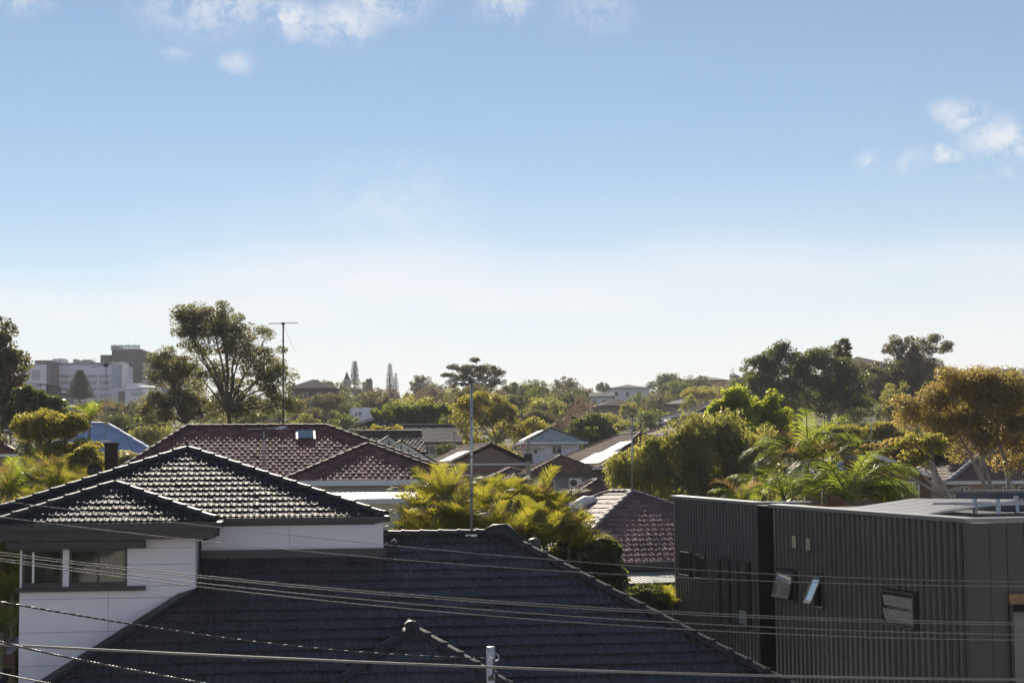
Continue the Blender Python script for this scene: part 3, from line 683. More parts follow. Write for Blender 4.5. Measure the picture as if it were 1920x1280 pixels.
def side_window(h, tilt=0.0, m=None, bright=None):
    a, b, z0, z1 = h; fr = MB(); t = .045
    fr.box(-.09, a, z1 - t, .01, b, z1).box(-.11, a - .02, z0 - .02, .01, b + .02, z0 + .02).box(-.09, a, z0 + .02, .01, a + t, z1 - t).box(-.09, b - t, z0 + .02, .01, b, z1 - t)
    w = fr.build('window', M_dark, dark)
    if tilt:
        sash = MB().box(-.015, a + t, z0 + .03 - z1, .015, a + t + .04, -t).box(-.015, b - t - .04, z0 + .03 - z1, .015, b - t, -t).box(-.015, a + t, z0 + .03 - z1, .015, b - t, z0 + .09 - z1).box(-.015, a + t, -.09, .015, b - t, -t).build('open_sash', M_dark, w)
        sash.location = (-.06, 0, z1); sash.rotation_euler = (0, tilt, 0)
        pn = bxo('pane', (-.006, a + t + .03, z0 + .07 - z1, .006, b - t - .03, -.08), m or M_glass, w); pn.location = (-.06, 0, z1); pn.rotation_euler = (0, tilt, 0)
    else:
        bxo('pane', (-.05, a + t, z0 + .02, -.04, b - t, z1 - t), m or M_glass, w)
    return w
M_skyglass = mat('sky_reflecting_glass', (0.05, 0.06, 0.08), 0.03, 1.0, var=0.05, coat=1.0)
for i, h in enumerate(SIDE_WIN):
    if i == 4: side_window(h, 0.22, M_skyglass)
    elif i == 5: side_window(h, 0.42, M_skyglass)
    else: side_window(h)
hb = SIDE_WIN[3]
bxo('roller_blind', (-.046, hb[0] + .06, hb[2] + .06, -.0395 - .012, hb[1] - .06, hb[2] + .36), mat('pale_blind', (.42, .42, .36), .8, .2), dark)
h6 = SIDE_WIN[6]                                   # pale slanted bars stand in for a corrugated roof reflected in the wide window
lv = MB()
nl = 16
for r in range(2):
    for i in range(nl):
        a = h6[0] + .07 + (h6[1] - h6[0] - .14) * i / nl
        zt_ = h6[3] - .10 - r * (h6[3] - h6[2]) * .40
        lv.bar((-.056, a + .10, zt_), (-.056, a, zt_ - (h6[3] - h6[2]) * .30), .012, .03)
lv.build('reflected_roof_bars', mat('pale_roof_reflection', (.50, .48, .42), .5, .4), dark)
for (px, py) in [(1490, 1015), (1516.5, 1020)]:
    p = FB.hu(px, py, -.08)
    vb = MB().box(-.115, p.y - .07, p.z - .12, -.078, p.y + .07, p.z + .12)
    vo = vb.build('wall_vent', mat('cream_vent', (.52, .50, .36), .5, .4), dark)
    sl_ = MB()
    for k in range(6): sl_.box(-.125, p.y - .055, p.z - .10 + k * .034, -.1155, p.y + .055, p.z - .085 + k * .034)
    sl_.build('vent_slats', mat('cream_vent_dark', (.36, .34, .25), .5, .4), vo)
# street-front window with timber head
fw0 = FB.hv(1888, 1112, 0); fwb = FB.hv(1892, 1290, 0).z
wf = MB().box(fw0.x, -.10, fwb - .5, fw0.x + .05, 0.02, fw0.z - .161).build('front_window', M_dark, dark)
MB().box(fw0.x, -.10, fw0.z - .16, fw0.x + 2.4, -.0, fw0.z - .002).build('window_head', M_timber, wf)
bxo('shade_box', (fw0.x + .06, -.07, fw0.z - .28, fw0.x + 2.4, -.031, fw0.z - .161), M_cladD, wf)
bxo('pane', (fw0.x + .06, -.045, fwb - .5, fw0.x + 2.4, -.033, fw0.z - .281), M_skyglass, wf)
for k in range(3): bxo('pane_mullion', (fw0.x + .3 + k * .75, -.055, fwb - .5, fw0.x + .33 + k * .75, -.0455, fw0.z - .282), M_cladD, wf)
# roof-top: parapet box, little cowl
pk0 = FB.hv(1853, 919, 5.6); pk1 = FB.hv(1853, 946, 5.6)
MB().box(pk0.x, 5.6, zB1 - .2, UW, 7.2, pk0.z - .05).build('roof_box', mat('blue_grey_box', (.085, .095, .115), .5, .4), dark)
MB().box(pk0.x - .03, 5.57, pk0.z - .05, UW, 7.23, pk0.z).build('roof_box_cap', M_cop, dark)
rv = FB.hv(1490, 945, vA0 + .3)
MB().tube([(rv.x, vA0 + .3, rv.z - .03), (rv.x, vA0 + .3, rv.z + .05), (rv.x, vA0 + .3, rv.z + .07), (rv.x, vA0 + .3, rv.z + .085)], [.04, .04, .05, .01], 10).build('roof_cowl', M_trim, dark, smooth=True)
MB().box(.17, .21, zB0 - .3, UW, vB1 - .05, zB0 - .26).build('roof_deck', M_slate, dark)
# solar panels on tilted racks
pn0 = FB.hu(1742, 966, .34)
zlo, slope = pn0.z + .0, 0.13
for i in range(5):
    v = pn0.y + i * 1.02
    if v + 1.0 > vB1 + 2: break
    t = thing('rooftop_panel', ['nearest', 'second', 'third', 'fourth', 'farthest'][i] + ' solar panel of the tilted row on the charcoal building\'s roof', 'solar panel', FB.wpos(.34, v, zlo), FB.phi, 'solar panels on the charcoal building')
    L_ = 1.70
    MB().hexa([(0, 0, 0), (L_, 0, L_ * slope), (L_, 1.0, L_ * slope), (0, 1.0, 0), (0, 0, .035), (L_, 0, L_ * slope + .035), (L_, 1.0, L_ * slope + .035), (0, 1.0, .035)]).build('panel_frame', M_alu, t)
    MB().hexa([(.03, .03, .036), (L_ - .03, .03, (L_ - .03) * slope + .036), (L_ - .03, .97, (L_ - .03) * slope + .036), (.03, .97, .036), (.03, .03, .041), (L_ - .03, .03, (L_ - .03) * slope + .041), (L_ - .03, .97, (L_ - .03) * slope + .041), (.03, .97, .041)]).build('panel_glass', M_solar, t)
rk = thing('panel_rack', 'bare aluminium racking beside the solar panels on the charcoal building', 'rack', FB.wpos(0, 0, 0), FB.phi)
zr0 = zB0 - .06
for v in (pn0.y + .05, pn0.y - .9, pn0.y - 2.0):
    MB().bar((.5, v, zr0 + .10), (6.5, v, zr0 + .12), .05).build('rail', M_adark, rk)
    MB().bar((.6, v + .4, zr0 + .30), (6.5, v + .4, zr0 + .32), .04).build('rail', M_alu, rk)
    for u in (1.2, 1.95, 3.0, 3.9, 5.0):
        MB().bar((u, v, zr0), (u + .03, v + .1, zr0 + .42 - .05 * (u < 1.5)), .06).build('leg', M_galv, rk)
MB().box(2.1, pn0.y - 1.6, zr0 + .12, 3.2, pn0.y - .8, zr0 + .16).build('tray', M_slate, rk)

# ------------------------------------------------------------------ generic houses
def quadwall(parent, u0, u1_, v, z0, z1, m, name='wall', t=.2):
    return bxo(name, (u0, v, z0, u1_, v + t, z1), m, parent)
def roof_hip(parent, name, u0, u1_, v0, v1, z, tan, m, mcap, axis='u', gable=False, tiles=None, caps=True, seed=1, label=None, kl=None):
    """rectangular roof; ridge along u or v"""
    w, d = u1_ - u0, v1 - v0
    if not gable: axis = 'u' if w >= d else 'v'
    cc = math.sqrt(1 + tan * tan)
    if axis == 'u':
        h = d / 2; k = 0 if gable else h; kl = k if kl is None else kl
        A, B = (u0 + kl, v0 + h, z + h * tan), (u1_ - k, v0 + h, z + h * tan)
    else:
        h = w / 2; k = 0 if gable else h
        A, B = (u0 + h, v0 + k, z + h * tan), (u0 + h, v1 - k, z + h * tan)
    P = [(u0, v0, z), (u1_, v0, z), (u1_, v1, z), (u0, v1, z), A, B]
    D = [(p[0], p[1], p[2] - .06) for p in P]
    fs = [(0, 1, 5, 4), (1, 2, 5), (2, 3, 4, 5), (3, 0, 4)] if axis == 'u' else [(0, 1, 4), (1, 2, 5, 4), (2, 3, 5), (3, 0, 4, 5)]
    if gable: fs = [fs[0], fs[2]] if axis == 'u' else [fs[1], fs[3]]
    fs2 = fs + [tuple(6 + i for i in reversed(f)) for f in fs] + [(0, 6, 7, 1), (1, 7, 8, 2), (2, 8, 9, 3), (3, 9, 6, 0)]
    ro = MB().add(P + D, fs2).build(name, M_under if tiles else m, parent)
    if label: ro['label'] = label
    if tiles:
        tw, tg, prof, th = tiles; hc = h * cc
        if axis == 'u':
            faces = [((u0, v0, z), (1, 0, 0), (0, 1, tan), [(0, 0), (w, 0), (w - k, hc), (kl, hc)]), ((u1_, v1, z), (-1, 0, 0), (0, -1, tan), None)]
            if not gable: faces += [((u1_, v0, z), (0, 1, 0), (-1, 0, tan), [(0, 0), (d, 0), (d / 2, hc)]), ((u0, v1, z), (0, -1, 0), (kl, 0, h * tan), [(0, 0), (d, 0), (d / 2, math.hypot(kl, h * tan))])]
        else:
            faces = [((u1_, v0, z), (0, 1, 0), (-1, 0, tan), [(0, 0), (d, 0), (d - k, hc), (k, hc)]), ((u0, v1, z), (0, -1, 0), (1, 0, tan), [(0, 0), (d, 0), (d - k, hc), (k, hc)])]
            if not gable: faces += [((u0, v0, z), (1, 0, 0), (0, 1, tan), [(0, 0), (w, 0), (w / 2, hc)])]
        for i, (p0, ud, sd, pol) in enumerate(faces):
            if pol is None: continue
            tiled('roof_tiles', p0, ud, sd, pol, tw, tg, prof, m, ro, th, seed=seed + i)
    if caps:
        if not gable:
            for c in ([P[0], P[3]] if True else []): cap_line(c, A if (axis == 'u' or c[1] == v0) else B, ro, mcap, L=caps if isinstance(caps, float) else .42)
            for c in (P[1], P[2]): cap_line(c, B if (axis == 'u' or c[1] == v1) else A, ro, mcap, L=caps if isinstance(caps, float) else .42)
        cap_line(A, B, ro, mcap, L=caps if isinstance(caps, float) else .42)
    return ro, A, B
def hwindow(parent, u, v, z, w, h, panes=2, fm=None, gm=None):
    fm = fm or M_trim
    t = .06
    fr = MB().box(u, v - .05, z, u + w, v - .001, z + t).box(u, v - .05, z + h - t, u + w, v - .001, z + h).box(u, v - .05, z + t, u + t, v - .001, z + h - t).box(u + w - t, v - .05, z + t, u + w, v - .001, z + h - t)
    for k in range(1, panes): fr.box(u + w * k / panes - .03, v - .045, z + t, u + w * k / panes + .03, v - .002, z + h - t)
    wi = fr.build('window', fm, parent)
    bxo('pane', (u + t, v - .03, z + t, u + w - t, v - .012, z + h - t), gm or M_glass, wi)
    return wi
def house_px(name, label, pxl, pxr, py, Y, depth, tan, wallm, roofm, capm, phi=PHI, axis='u', gable=False, tiles=None, caps=True, over=.45, wins=(), cat='house', gutter=None, seed=1, fz=None, group=None, wh=None, solar=None):
    """eave line given by its two ends in the picture at depth Y of its left end"""
    fr = Frame(at(pxl, py, Y), phi)
    p1 = fr.hv(pxr, py, 0); w = p1.x
    z = at(pxl, py, Y).z if fz is None else fz
    c = fr.wpos(w / 2, depth / 2); zb = ground(c.x, c.y) - .3
    if wh: zb = z - wh
    root = thing(name, label, cat, (fr.o.x, fr.o.y, zb), phi, group)
    zl = z - zb
    ro, A, B = roof_hip(root, 'roof', 0, w, 0, depth, zl, tan, roofm, capm, axis, gable, tiles, caps, seed)
    wl_ = MB().box(over, over, 0, w - over, depth - over, zl - .02)
    if gable:
        if axis == 'v': wl_.add([(over, over, zl - .02), (w - over, over, zl - .02), (w / 2, over, zl - .05 + (w / 2 - over) * tan + .0), (over, depth - over, zl - .02), (w - over, depth - over, zl - .02), (w / 2, depth - over, zl - .05 + (w / 2 - over) * tan)], [(0, 1, 2), (3, 5, 4)])
        else: wl_.add([(over, over, zl - .02), (over, depth - over, zl - .02), (over, depth / 2, zl - .05 + (depth / 2 - over) * tan), (w - over, over, zl - .02), (w - over, depth - over, zl - .02), (w - over, depth / 2, zl - .05 + (depth / 2 - over) * tan)], [(0, 2, 1), (3, 4, 5)])
    wl_.build('wall', wallm, root)
    MB().box(-.05, -.10, zl - .13, w + .05, -.002, zl + .01).box(-.10, -.10, zl - .13, -.052, depth, zl + .01).box(w + .052, -.10, zl - .13, w + .10, depth, zl + .01).build('gutter', gutter or M_trim, root)
    for (u, dz, ww, hh, pn) in wins: hwindow(root, u, over, zl - dz, ww, hh, pn)
    return root, fr, w, zl, A, B
TB = (0.24, 0.33, PROF_B, 0.026)
PROF_R = [(0.0, 0.0), (0.30, 0.0), (0.36, 0.025), (0.62, 0.025), (0.68, 0.0), (0.999, 0.0)]
# --- dark red tiled house behind the white one
F2 = Frame(at(350, 798, 62.0), PHI)
zr2 = at(480, 799, 62.0).z
tan2 = .42; h2 = 4.7; ze2 = zr2 - h2 * tan2
ua2 = -2.6; ub2 = F2.hv(612, 798, 0).x + h2
gz2 = 0.6
red = thing('red_roof_house', 'cream house with glossy dark red tiled roof and skylight behind the white house', 'house', (F2.o.x, F2.o.y, gz2), PHI)
ze2l = ze2 - gz2
roof2, A2, B2 = roof_hip(red, 'roof', ua2, ub2, -h2, h2, ze2l, tan2, M_red, M_redcap, 'u', tiles=(.21, .275, PROF_B, .022), seed=31, kl=2.6)
ap = F2.hv(690, 828, -2.3)
roof2w, A3, B3 = roof_hip(red, 'wing_roof', ap.x - 3.0, ap.x + 3.0, -5.3, 2.5, ze2l, tan2, M_red, M_redcap, 'v', tiles=(.21, .275, PROF_B, .022), seed=35)
MB().box(ua2 + .5, -h2 + .5, 0, ub2 - .5, h2 - .5, ze2l - .03).box(ap.x - 2.5, -4.8, 0, ap.x + 2.5, 0, ze2l - .031).build('wall', M_cream, red)
MB().box(ap.x - 3.05, -5.42, ze2l - .16, ap.x + 3.05, -5.31, ze2l + .02).box(ua2, -h2 - .11, ze2l - .16, ap.x - 3.06, -h2 - .01, ze2l + .02).build('gutter', M_trim, red)
# skylight
sk = F2.hplane(573, 817, Vector((0, -h2, ze2)), Vector((0, -tan2, 1)).normalized()); sk.z -= gz2
n2 = Vector((0, -tan2, 1)).normalized(); s2 = Vector((0, 1, tan2)).normalized()
def slab(c, hw_, hh_, t0, t1, udir=Vector((1, 0, 0)), sdir=s2, nn=n2):
    return [c + udir * a + sdir * b + nn * d for d in (t0, t1) for (a, b) in ((-hw_, -hh_), (hw_, -hh_), (hw_, hh_), (-hw_, hh_))]
skf = MB().hexa(slab(sk, .34, .45, 0, .07)).build('skylight', M_dark, roof2)
MB().hexa(slab(sk, .27, .37, .071, .08)).build('skylight_pane', M_skyglass, roof2)
# patio roof and cream wing below
pz = ze2l - .30
pa0, pa1 = F2.hv(600, 915, -5.5).x, F2.hv(838, 915, -5.5).x
ptn = 26
pt = MB()
for i in range(ptn):
    a = pa0 + (pa1 - pa0) * i / ptn; b = pa0 + (pa1 - pa0) * (i + .82) / ptn
    pt.hexa([(a, -7.6, pz - .30), (b, -7.6, pz - .30), (b, -5.45, pz), (a, -5.45, pz), (a, -7.6, pz - .27), (b, -7.6, pz - .27), (b, -5.45, pz + .03), (a, -5.45, pz + .03)])
pt.build('patio_roof', mat('cream_corrugated_sheet', (.50, .46, .36), .5, .4, var=.12), red)
MB().box(pa0, -7.72, pz - .42, pa1, -7.605, pz - .29).build('patio_gutter', M_trim, red)
cx0, cx1 = F2.hv(640, 940, -7.3).x, F2.hv(747, 940, -7.3).x
MB().box(cx0, -7.55, 0, cx1, -5.0, pz - .43).build('patio_wall', M_cream, red)
MB().box(F2.hv(768, 940, -7.4).x, -7.4, 0, F2.hv(772, 940, -7.4).x, -7.3, pz - .43).build('patio_post', M_trim, red)
MB().box(cx0, -7.60, pz - .56, cx1 + 1.2, -7.56, pz - .44).build('patio_beam', M_cream, red)
# --- dark red hip-roofed house right of centre
PH3 = math.radians(21)
P3 = at(1185, 922, 57.5); HW3 = 4.6
f3 = Frame(P3, PH3)
gz3 = .6; tan3 = .45
red3 = thing('hip_roof_house', 'house with purplish red hip roof beside the charcoal building', 'house', (P3.x, P3.y, gz3), PH3)
zap = P3.z - gz3; ze3 = zap - HW3 * tan3
roof3, A4, B4 = roof_hip(red3, 'roof', -HW3, HW3, -HW3, HW3 + 1.7, ze3, tan3, mat('purple_red_tile', (.23, .115, .115), .6, .14, var=.3, vscale=1.5, isl=.25), mat('grey_ridge_cap', (.17, .14, .15), .7, .2, isl=-.2), 'v', tiles=(0.24, 0.34, PROF_B, .03), seed=41)
MB().box(-HW3 + .5, -HW3 + .5, 0, HW3 - .5, HW3 + 1.2, ze3 - .03).build('wall', mat('sage_wall', (.33, .36, .33), .7, .3), red3)
MB().box(-HW3 - .05, -HW3 - .12, ze3 - .22, HW3, -HW3 - .01, ze3 + .02).box(-HW3 - .12, -HW3 - .12, ze3 - .22, -HW3 - .051, HW3 + 1.7, ze3 + .02).build('gutter', mat('plum_gutter', (.07, .055, .075), .45, .4), red3)
dome = f3.hplane(1092, 953, Vector((-HW3, 0, ze3 + gz3)), Vector((-tan3, 0, 1)).normalized()); dome.z -= gz3
MB().tube([dome + Vector((-.55, 0, -.20)), dome + Vector((-.3, 0, .05)), dome + Vector((.1, 0, .22)), dome + Vector((.42, 0, .25)), dome + Vector((.6, 0, .24))], [.05, .16, .2, .15, .04], 10).build('roof_dome', M_trim, roof3, smooth=True)
aw0 = f3.hv(1160, 1078, -HW3 - 1.2)
aws = MB()
for i in range(22):
    a = aw0.x + i * .16
    aws.hexa([(a, -HW3 - 2.0, aw0.z - gz3 - .22), (a + .12, -HW3 - 2.0, aw0.z - gz3 - .22), (a + .12, -HW3 + .4, aw0.z - gz3 + .06), (a, -HW3 + .4, aw0.z - gz3 + .06), (a, -HW3 - 2.0, aw0.z - gz3 - .19), (a + .12, -HW3 - 2.0, aw0.z - gz3 - .19), (a + .12, -HW3 + .4, aw0.z - gz3 + .09), (a, -HW3 + .4, aw0.z - gz3 + .09)])
aws.build('awning', mat('grey_green_awning', (.22, .24, .22), .55, .4), red3)
MB().box(aw0.x, -HW3 - 2.05, aw0.z - gz3 - .30, aw0.x + 4, -HW3 - 2.005, aw0.z - gz3 - .2).build('awning_beam', M_slate, red3)

# --- further houses, left to right
def solar_slope(root, c, udir, sdir, nu, ns, label, w=1.0, l=1.65, group=None):
    """flat solar panels laid on a roof slope; c in the root's local coordinates"""
    u = Vector(udir).normalized(); s_ = Vector(sdir).normalized(); n = u.cross(s_)
    if n.z < 0: n = -n
    W2 = Matrix.Translation(root.location) @ Matrix.Rotation(root.rotation_euler.z, 4, 'Z')
    t = thing('solar_array', label, 'solar panels', (W2 @ Vector(c))[:], root.rotation_euler.z, group)
    for i in range(nu):
        for j in range(ns):
            o = u * (i * (w + .02)) + s_ * (j * (l + .02))
            pts_ = [o + u * a + s_ * b + n * d for d in (.07, .10) for (a, b) in ((0, 0), (w, 0), (w, l), (0, l))]
            MB().hexa(pts_).build('panel', M_solar, t)
blue, fbq, wbl, zbl, _, _ = house_px('blue_roof_house', 'house with pale blue corrugated steel roof behind the chimney', 30, 316, 866, 84, 6.4, .60, M_grey, M_blue, M_blue, tiles=(.26, .30, PROF_R, .002), caps=.9, gutter=M_pale, seed=51)
house_px('red_tile_house', 'red tiled house at the left picture edge behind the palms', -110, 32, 852, 92, 6.0, .52, M_pinkbrick, M_terra, M_redcap, tiles=TB, seed=52)
# half-timbered cottage
cot = at(700, 866, 96); fc = Frame(cot, PHI); cg = ground(cot.x, cot.y) - .3
ctg = thing('gabled_cottage', 'cottage with two white half-timbered gables beside the red roof', 'house', (cot.x, cot.y, cg), PHI)
M_batten = mat('dark_timber_batten', (.045, .045, .055), .6, .3)
def gable_front(apx, apy, v, hw_, drop, nb, depth):
    a = fc.hv(apx, apy, v); az_ = a.z - cg; tg = drop / hw_
    MB().add([(a.x - hw_, v, az_ - drop), (a.x + hw_, v, az_ - drop), (a.x, v, az_), (a.x - hw_, v + .1, az_ - drop), (a.x + hw_, v + .1, az_ - drop), (a.x, v + .1, az_)], [(0, 1, 2), (5, 4, 3), (0, 3, 4, 1)]).box(a.x - hw_, v + .001, 0, a.x + hw_, v + .2, az_ - drop - .001).build('gable_wall', M_trim, ctg)
    for i in range(nb):
        x = a.x - hw_ + 2 * hw_ * (i + .5) / nb
        zt_ = az_ - abs(x - a.x) * tg
        bxo('batten', (x - .03, v - .03, az_ - drop, x + .03, v - .001, zt_ - .06), M_batten, ctg)
    for sg in (-1, 1):
        MB().bar((a.x, v - .1, az_ + .05), (a.x + sg * (hw_ + .25), v - .1, az_ - drop - .25 * tg + .05), .10, .22).build('bargeboard', M_trim, ctg)
        MB().hexa([(a.x, v - .25, az_ + .10), (a.x + sg * (hw_ + .3), v - .25, az_ + .10 - (hw_ + .3) * tg), (a.x + sg * (hw_ + .3), v + depth, az_ + .10 - (hw_ + .3) * tg), (a.x, v + depth, az_ + .10), (a.x, v - .25, az_ + .19), (a.x + sg * (hw_ + .3), v - .25, az_ + .19 - (hw_ + .3) * tg), (a.x + sg * (hw_ + .3), v + depth, az_ + .19 - (hw_ + .3) * tg), (a.x, v + depth, az_ + .19)]).build('gable_roof', M_dbrown, ctg)
gable_front(752, 831, 0.0, 1.75, 1.10, 9, 5); gable_front(729, 822, 1.6, 1.45, .95, 7, 4)
roof_hip(ctg, 'main_roof', fc.hv(676, 840, 2).x, fc.hv(800, 860, 2).x, 2.3, 8.3, at(700, 848, 98).z - cg, .42, M_dbrown, M_redcap, 'u', gable=True, tiles=TB, seed=55)
MB().box(fc.hv(690, 840, 2).x, 3, 0, fc.hv(795, 860, 2).x, 8, at(700, 848, 98).z - cg - .05).build('wall', M_pinkbrick, ctg)
house_px('long_dark_roof_building', 'long cream building with plain black roof left of the golden tree', 738, 892, 829, 152, 8.5, .38, M_cream, M_slate, M_slate, gable=True, tiles=(.30, .36, PROF_B, .02), caps=1.2, wins=((2.6, 1.1, 1.6, .8, 3),), gutter=M_slate, seed=57)
sh, _, wsh, zsh, _, _ = house_px('small_dark_hip_house', 'small house with dark hip roof and a bright white roof edge', 657, 757, 803, 165, 7.5, .36, M_brick, M_slate, M_slate, tiles=(.30, .36, PROF_B, .02), caps=1.2, seed=59)
solar_slope(sh, (.3, .4, zsh + .3), (.3, 1, .1), (1, .2, .36), 3, 1, 'white-glinting panels on the left slope of the small dark hip roof')
# white balcony house
wbh = at(660, 786, 235); g_ = ground(wbh.x, wbh.y) - .3
wb_ = thing('balcony_house', 'white flat-roofed house with balcony posts among the trees', 'house', (wbh.x, wbh.y, g_), PHI)
zb0 = wbh.z - g_
MB().box(0, 1.5, 0, 3.4, 8, zb0 + 1.6).build('wall', M_lwhite, wb_); MB().box(1.35, .8, 0, 2.2, 1.49, zb0 + 1.65).build('stair_tower', M_lwhite, wb_)
MB().box(0, 0, 0, 2.6, 1.49, zb0 + .3).build('balcony', M_trim, wb_)
for x in (0.1, .75, 2.4): MB().box(x, 0, zb0 + .301, x + .13, .13, zb0 + 1.6).build('post', M_trim, wb_)
for x in (.45, .95): hwindow(wb_, x, 1.5, zb0 + .5, .35, .6, 1)
bg_, fbg, wbg, zbg, Abg, Bbg = house_px('brick_gable_house', 'pinkish brick gable-ended house behind the palm clump', 842, 1002, 869, 124, 11, .46, M_pinkbrick, M_terra, M_redcap, axis='v', gable=True, tiles=TB, caps=.42, phi=math.radians(14), seed=61)
solar_slope(bg_, (.35, 1.2, zbg + .35 * .46), (0, 1, 0), (1, 0, .46), 4, 1, 'solar panels on the left slope of the brick gable house')
bh, fbh, wbh_, zbh, _, _ = house_px('brown_hip_house', 'grey house with sunlit brown tiled hip roof and wall air conditioner', 988, 1142, 889, 112, 6.6, .46, M_grey, M_brown, M_redcap, tiles=TB, caps=.42, wins=((.75, 1.25, 1.1, .9, 2),), gutter=M_dark, seed=63)
acx = fbh.hv(1077, 905, .45)
ac = thing('air_conditioner', 'white wall-mounted air conditioner under the brown hip roof', 'air conditioner', fbh.wpos(acx.x, .40, acx.z), PHI)
MB().box(-.40, -.36, -.3, .40, .03, .3).build('case', M_trim, ac); MB().tube([(-.12, -.365, 0), (-.12, -.385, 0)], .23, 16).build('fan_grille', M_dark, ac)
house_px('plum_roof_wing', 'low house with plum tiled roof left of the brown hip roof', 918, 1012, 896, 116, 6.0, .40, M_slate, mat('plum_tile', (.17, .095, .09), .65, .15, isl=.2), M_redcap, tiles=TB, seed=65)
house_px('terracotta_lower_house', 'low dark red tiled house half hidden by the willow', 1048, 1230, 948, 80, 5.6, .52, M_grey, M_red, M_redcap, tiles=TB, seed=66)
ww, fww, www, zww, _, _ = house_px('weatherboard_house', 'white weatherboard house with grey-green roof left of the round green tree', 985, 1100, 829, 128, 5.6, .50, M_lwhite, mat('grey_green_roof', (.46, .48, .43), .7, .15, isl=.1), M_slate, tiles=(.30, .36, PROF_B, .015), wins=((2.0, .85, .75, .66, 2), (.62, .85, .36, .66, 1)), seed=67)
solar_slope(ww, (.3, 2.4, zww + .16), (0, 1, 0), (1, 0, .5), 3, 1, 'solar panels on the left slope of the weatherboard house')
ps, _, wps, zps, _, _ = house_px('pale_roof_house', 'house with pale blue-grey metal roof below the round green tree', 1080, 1150, 871, 128, 5.2, .50, M_lwhite, M_pale, M_pale, tiles=(.3, .3, PROF_R, .002), caps=False, seed=69)
solar_slope(ps, (.5, .35, zps + .18), (1, 0, 0), (0, 1, .5), 1, 1, 'solar panels on the pale metal roof')
bs, fbs, wbs, zbs, _, _ = house_px('brown_solar_house', 'brown tiled house whose hip roof carries two rows of panels', 1128, 1388, 876, 112, 13, .48, M_pinkbrick, M_brown, M_redcap, axis='v', tiles=TB, phi=math.radians(20), seed=71)
solar_slope(bs, (.5, 1.5, zbs + .24), (0, 1, 0), (1, 0, .48), 4, 1, 'white-glinting row of panels low on the brown solar house')
solar_slope(bs, (2.0, 2.8, zbs + .96), (0, 1, 0), (1, 0, .48), 2, 1, 'short upper row of panels on the brown solar house')
house_px('brown_gable_house', 'small brown gabled house behind the tall aerial', 1150, 1228, 826, 150, 8, .48, M_lwhite, M_dbrown, M_redcap, axis='v', gable=True, tiles=TB, seed=73)
hh, _, whh, zhh, _, _ = house_px('broad_brown_roof_house', 'house with broad low grey-brown roof left of the cream house', 1198, 1350, 815, 160, 9, .22, M_pinkbrick, M_dbrown, M_redcap, tiles=TB, seed=75)
solar_slope(hh, (2.8, .5, zhh + .11), (1, 0, 0), (.6, 1, .22), 2, 1, 'small bright panels on the broad grey-brown roof')
house_px('blue_roof_shed', 'little blue-roofed house on the hillside', 1246, 1304, 791, 215, 6, .42, M_lwhite, M_blue, M_trim, tiles=(.3, .3, PROF_R, .002), caps=.9, seed=77)
crm, fcr, wcr, zcr, _, _ = house_px('cream_columned_house', 'cream two-storey house with columns behind the lime tree', 1306, 1450, 773, 132, 9, .36, M_cream, M_dbrown, M_redcap, tiles=TB, over=.9, wins=((1.6, 1.6, .5, 1.0, 1), (2.5, 1.6, .5, 1.0, 1), (3.4, 1.6, .6, 1.0, 1)), phi=math.radians(12), seed=79)
for u in (.35, 2.2): MB().box(u, .30, 0, u + .22, .52, zcr - .14).build('column', M_trim, crm)
rh, frh, wrh, zrh, _, _ = house_px('peach_house', 'peach brick house with dark tiled roof behind the orange gum', 1779, 2060, 902, 70, 7.6, .46, M_peach, mat('plum_brown_tile', (.20, .115, .095), .6, .15, var=.25, isl=.2), mat('pale_ridge_cap', (.24, .20, .20), .4, .5, isl=-.15), tiles=TB, over=.35, wins=((.55, 1.35, .42, 1.15, 2), (2.35, 1.1, .5, .9, 1), (3.0, 1.0, .55, .8, 1)), seed=81)
house_px('orange_tile_house', 'house with orange-brown tiled roof behind the peach house', 1800, 2060, 872, 84, 8, .48, M_peach, M_terra, M_redcap, tiles=TB, seed=83)
# brick garage with lattice window
gq = at(1655, 945, 60); fg = Frame(gq, PHI); gg = ground(gq.x, gq.y) - .3
gar = thing('brick_outbuilding', 'brown brick outbuilding with white lattice window and sloping white roof edge', 'outbuilding', (gq.x, gq.y, gg), PHI)
ur_ = fg.hv(1746, 900, 0).x; zl_, zrr = fg.hv(1655, 856, 0).z - gg, fg.hv(1757, 897, 0).z - gg
MB().hexa([(0, 0, 0), (ur_, 0, 0), (ur_, 4, 0), (0, 4, 0), (0, 0, zl_ - .1), (ur_, 0, zrr - .0), (ur_, 4, zrr), (0, 4, zl_ - .1)]).build('wall', M_brick, gar)
MB().bar((-.3, -.12, zl_ + .06), (ur_ + .3, -.12, zrr - .02), .10, .14).build('bargeboard', M_trim, gar)
MB().hexa([(-.3, -.1, zl_ + .05), (ur_ + .3, -.1, zrr - .03), (ur_ + .3, 4.2, zrr - .03), (-.3, 4.2, zl_ + .05), (-.3, -.1, zl_ + .11), (ur_ + .3, -.1, zrr + .03), (ur_ + .3, 4.2, zrr + .03), (-.3, 4.2, zl_ + .11)]).build('roof', M_pale, gar)
l0 = fg.hv(1681, 905, 0); l1 = fg.hv(1721, 934, 0)
lw = MB().box(l0.x - .05, -.05, l1.z - gg - .05, l1.x + .05, -.002, l1.z - gg).box(l0.x - .05, -.05, l0.z - gg, l1.x + .05, -.002, l0.z - gg + .05).box(l0.x - .05, -.05, l1.z - gg, l0.x, -.002, l0.z - gg).box(l1.x, -.05, l1.z - gg, l1.x + .05, -.002, l0.z - gg).build('window', M_trim, gar)
bxo('pane', (l0.x, -.02, l1.z - gg, l1.x, -.003, l0.z - gg), M_glass, lw)
